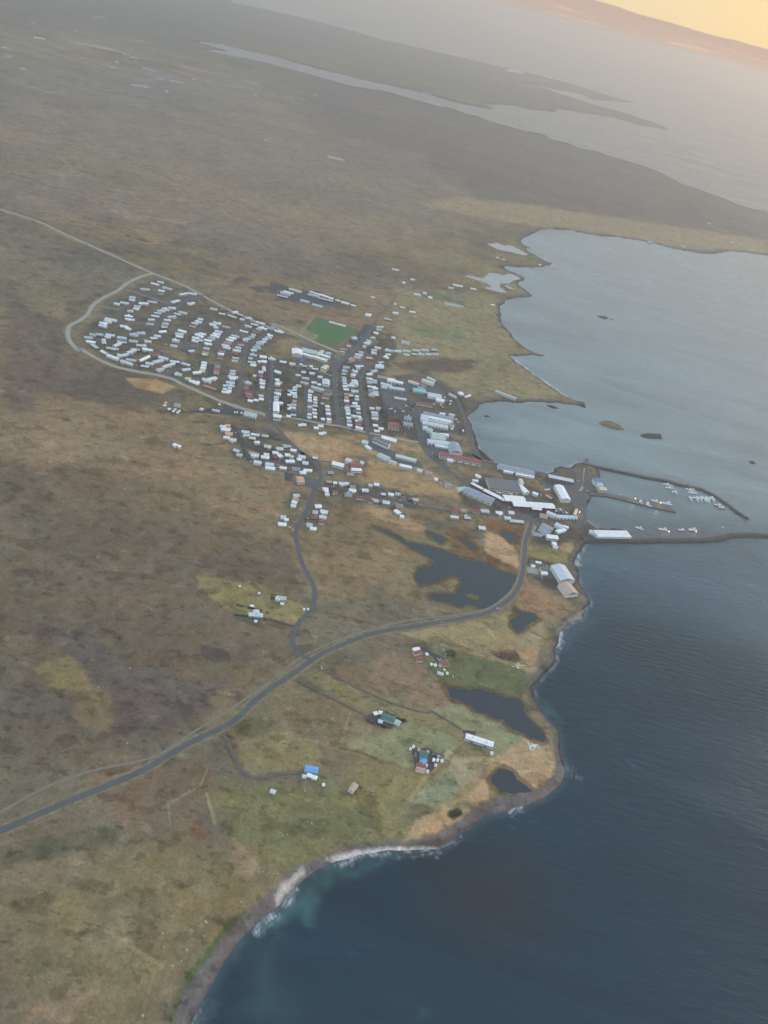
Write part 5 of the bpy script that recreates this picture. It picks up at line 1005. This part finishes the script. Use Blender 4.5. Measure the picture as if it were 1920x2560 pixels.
rows('E','vehicle yard edge','x',10,20,'650 1525 g;690 1520 w;745 1568 g;890 1560 g 60;940 1470 w;980 1635 w;1300 1240 w 30;1540 1450 w 22;1570 1490 c;1610 1320 c 30;1420 1440 w',kind='container',width=2.6)
# farm oddments
wr=MB(); rg=random.Random(5)
for k in range(38):
    p=at('T',1365+rg.gauss(0,26),520+rg.gauss(0,16)+0.0); s=rg.uniform(0.5,1.2); wr.box(p[0]-s*1.4,p[0]+s*1.4,p[1]-s*0.5,p[1]+s*0.5,LAND,LAND+s*0.7)
tag(wr.build('scrap_pile',mat('pale_plastic',(0.62,0.72,0.66),0.6)),'scattered pile of pale broken plastic on the point','scrap pile',kind='stuff')
wr=MB()
for k in range(16):
    p=at('X',1145+rg.gauss(0,9),978+rg.gauss(0,6)); s=rg.uniform(0.5,1.0); wr.box(p[0]-s*1.4,p[0]+s*1.4,p[1]-s*0.5,p[1]+s*0.5,LAND,LAND+s*0.7)
tag(wr.build('scrap_pile',MATS['pale_plastic']),'small white scrap heap by the green shore field','scrap pile',kind='stuff')
# boulders strewn on the near pasture
for k,(x,y) in enumerate(sorted([(1030,1690),(1065,1668),(1075,1675),(1060,1742),(970,1815),(940,1872),(895,1897),(845,1728),(850,1800),(1340,1410),(1362,1408),(1440,1418),(1250,1565),(510,452),(535,450),(478,310),(675,355),(660,742),(740,2155),(1490,1215),(1615,1158),(1190,490)],key=lambda q:q[1])):
    p=at('Z',x,y); m=MB(); s=rg.uniform(0.6,1.4); n=7
    ring=[(s*math.cos(6.283*j/n)*rg.uniform(.8,1.3),s*math.sin(6.283*j/n)*rg.uniform(.6,1.1)) for j in range(n)]
    m.add([(a,b,0) for a,b in ring]+[(a*.7,b*.7,s*.6*rg.uniform(.7,1.2)) for a,b in ring],[(j,(j+1)%n,n+(j+1)%n,n+j) for j in range(n)]+[tuple(range(n,2*n))])
    o=m.build('boulder',mat('pale_stone',lin((176,170,158)),0.9,0.15,0.6)); o.location=(p[0],p[1],LAND); tag(o,'pale lichened boulder, %s from the top, on the near pasture'%ordinal(k+1),'boulder','boulders on the near pasture')
# shrubs and gardens: leafy clumps between the houses
def shrubs(name,label,areas,n,cat='shrubs',seed=1,hmax=2.6):
    rg=random.Random(seed); v=[];f=[]
    for s,cnt in areas:
        P=multi(s); A=np.array(P); lo,hi=A.min(0),A.max(0); got=0; tries=0
        while got<cnt and tries<cnt*40:
            tries+=1; x=rg.uniform(lo[0],hi[0]); y=rg.uniform(lo[1],hi[1])
            if sdf(np.array([x]),np.array([y]),P)[0]<0: continue
            got+=1; R=rg.uniform(0.8,2.4); hh=rg.uniform(0.8,hmax)
            for _ in range(9):
                a=rg.uniform(0,6.283); q=rg.uniform(0,1)**.5*R; z=LAND+rg.uniform(0.1,hh); cx,cy=x+q*math.cos(a),y+q*math.sin(a); k=len(v); r=rg.uniform(.35,.8)
                for _j in range(4): v.append((cx+rg.uniform(-r,r),cy+rg.uniform(-r,r),z+rg.uniform(-r,r)*.8))
                f+=[(k,k+1,k+2),(k,k+2,k+3),(k,k+1,k+3)]
    return tag(newobj(name,v,f,mat('shrub_leaf',(0.055,0.062,0.035),0.9,0.35,0.4)),label,cat,kind='stuff')
shrubs('garden_shrubs','dark low shrubs filling the gardens between the town houses',[('D: 110 150 340 150 280 700 110 760',260),('D: 720 600 930 620 930 880 720 860',60),('M: 940 330 1180 420 1160 700 960 600',90),('D: 1350 500 1440 520 1420 900 1360 880',50),('G: 560 540 1000 560 960 760 620 640',70),('E: 520 1390 560 1659 480 1659 440 1500',50),('H: 480 100 640 260 600 420 520 420',60),('B: 700 1600 700 1450 860 1500 900 1659',20)],0,seed=2)
shrubs('farm_hedge','dark scrubby hedges around the farm plots',[('X: 370 1240 500 1290 490 1310 410 1275 360 1250',60),('X: 260 1285 330 1300 400 1340 380 1345 280 1305',40),('U: 185 262 490 335 490 345 185 275',60),('U: 165 352 470 400 470 408 160 362',60),('U: 505 190 545 185 550 215 510 220',14),('S: 780 450 960 460 950 640 800 600',50),('U: 1170 1900 1330 1900 1340 2010 1200 2020',14),('T: 500 1190 590 1170 650 1200 600 1260 510 1260',60),('L: 500 880 600 900 780 1010 760 1060 560 1000',60),('K: 260 780 340 800 440 960 280 960',60),('X: 990 900 1100 880 1180 940 1050 950',60)],0,seed=4)
# ------------------------------------------------------------------ air
def haze():
    m=bpy.data.materials.new('haze_air'); m.use_nodes=True; nt=m.node_tree; nt.nodes.clear(); o=nt.nodes.new('ShaderNodeOutputMaterial'); v=nt.nodes.new('ShaderNodeVolumePrincipled')
    v.inputs['Color'].default_value=(0.50,0.56,0.60,1); v.inputs['Absorption Color'].default_value=(0.43,0.24,0.08,1); v.inputs['Density'].default_value=HAZE/0.72; v.inputs['Anisotropy'].default_value=0.5; nt.links.new(v.outputs[0],o.inputs['Volume'])
    b=MB(); b.box(-60000,60000,-3000,48000,-30,790); ob=b.build('haze',m); tag(ob,kind='stuff')
haze()
print('HOUSES',NH,'OBJECTS',len(bpy.data.objects))
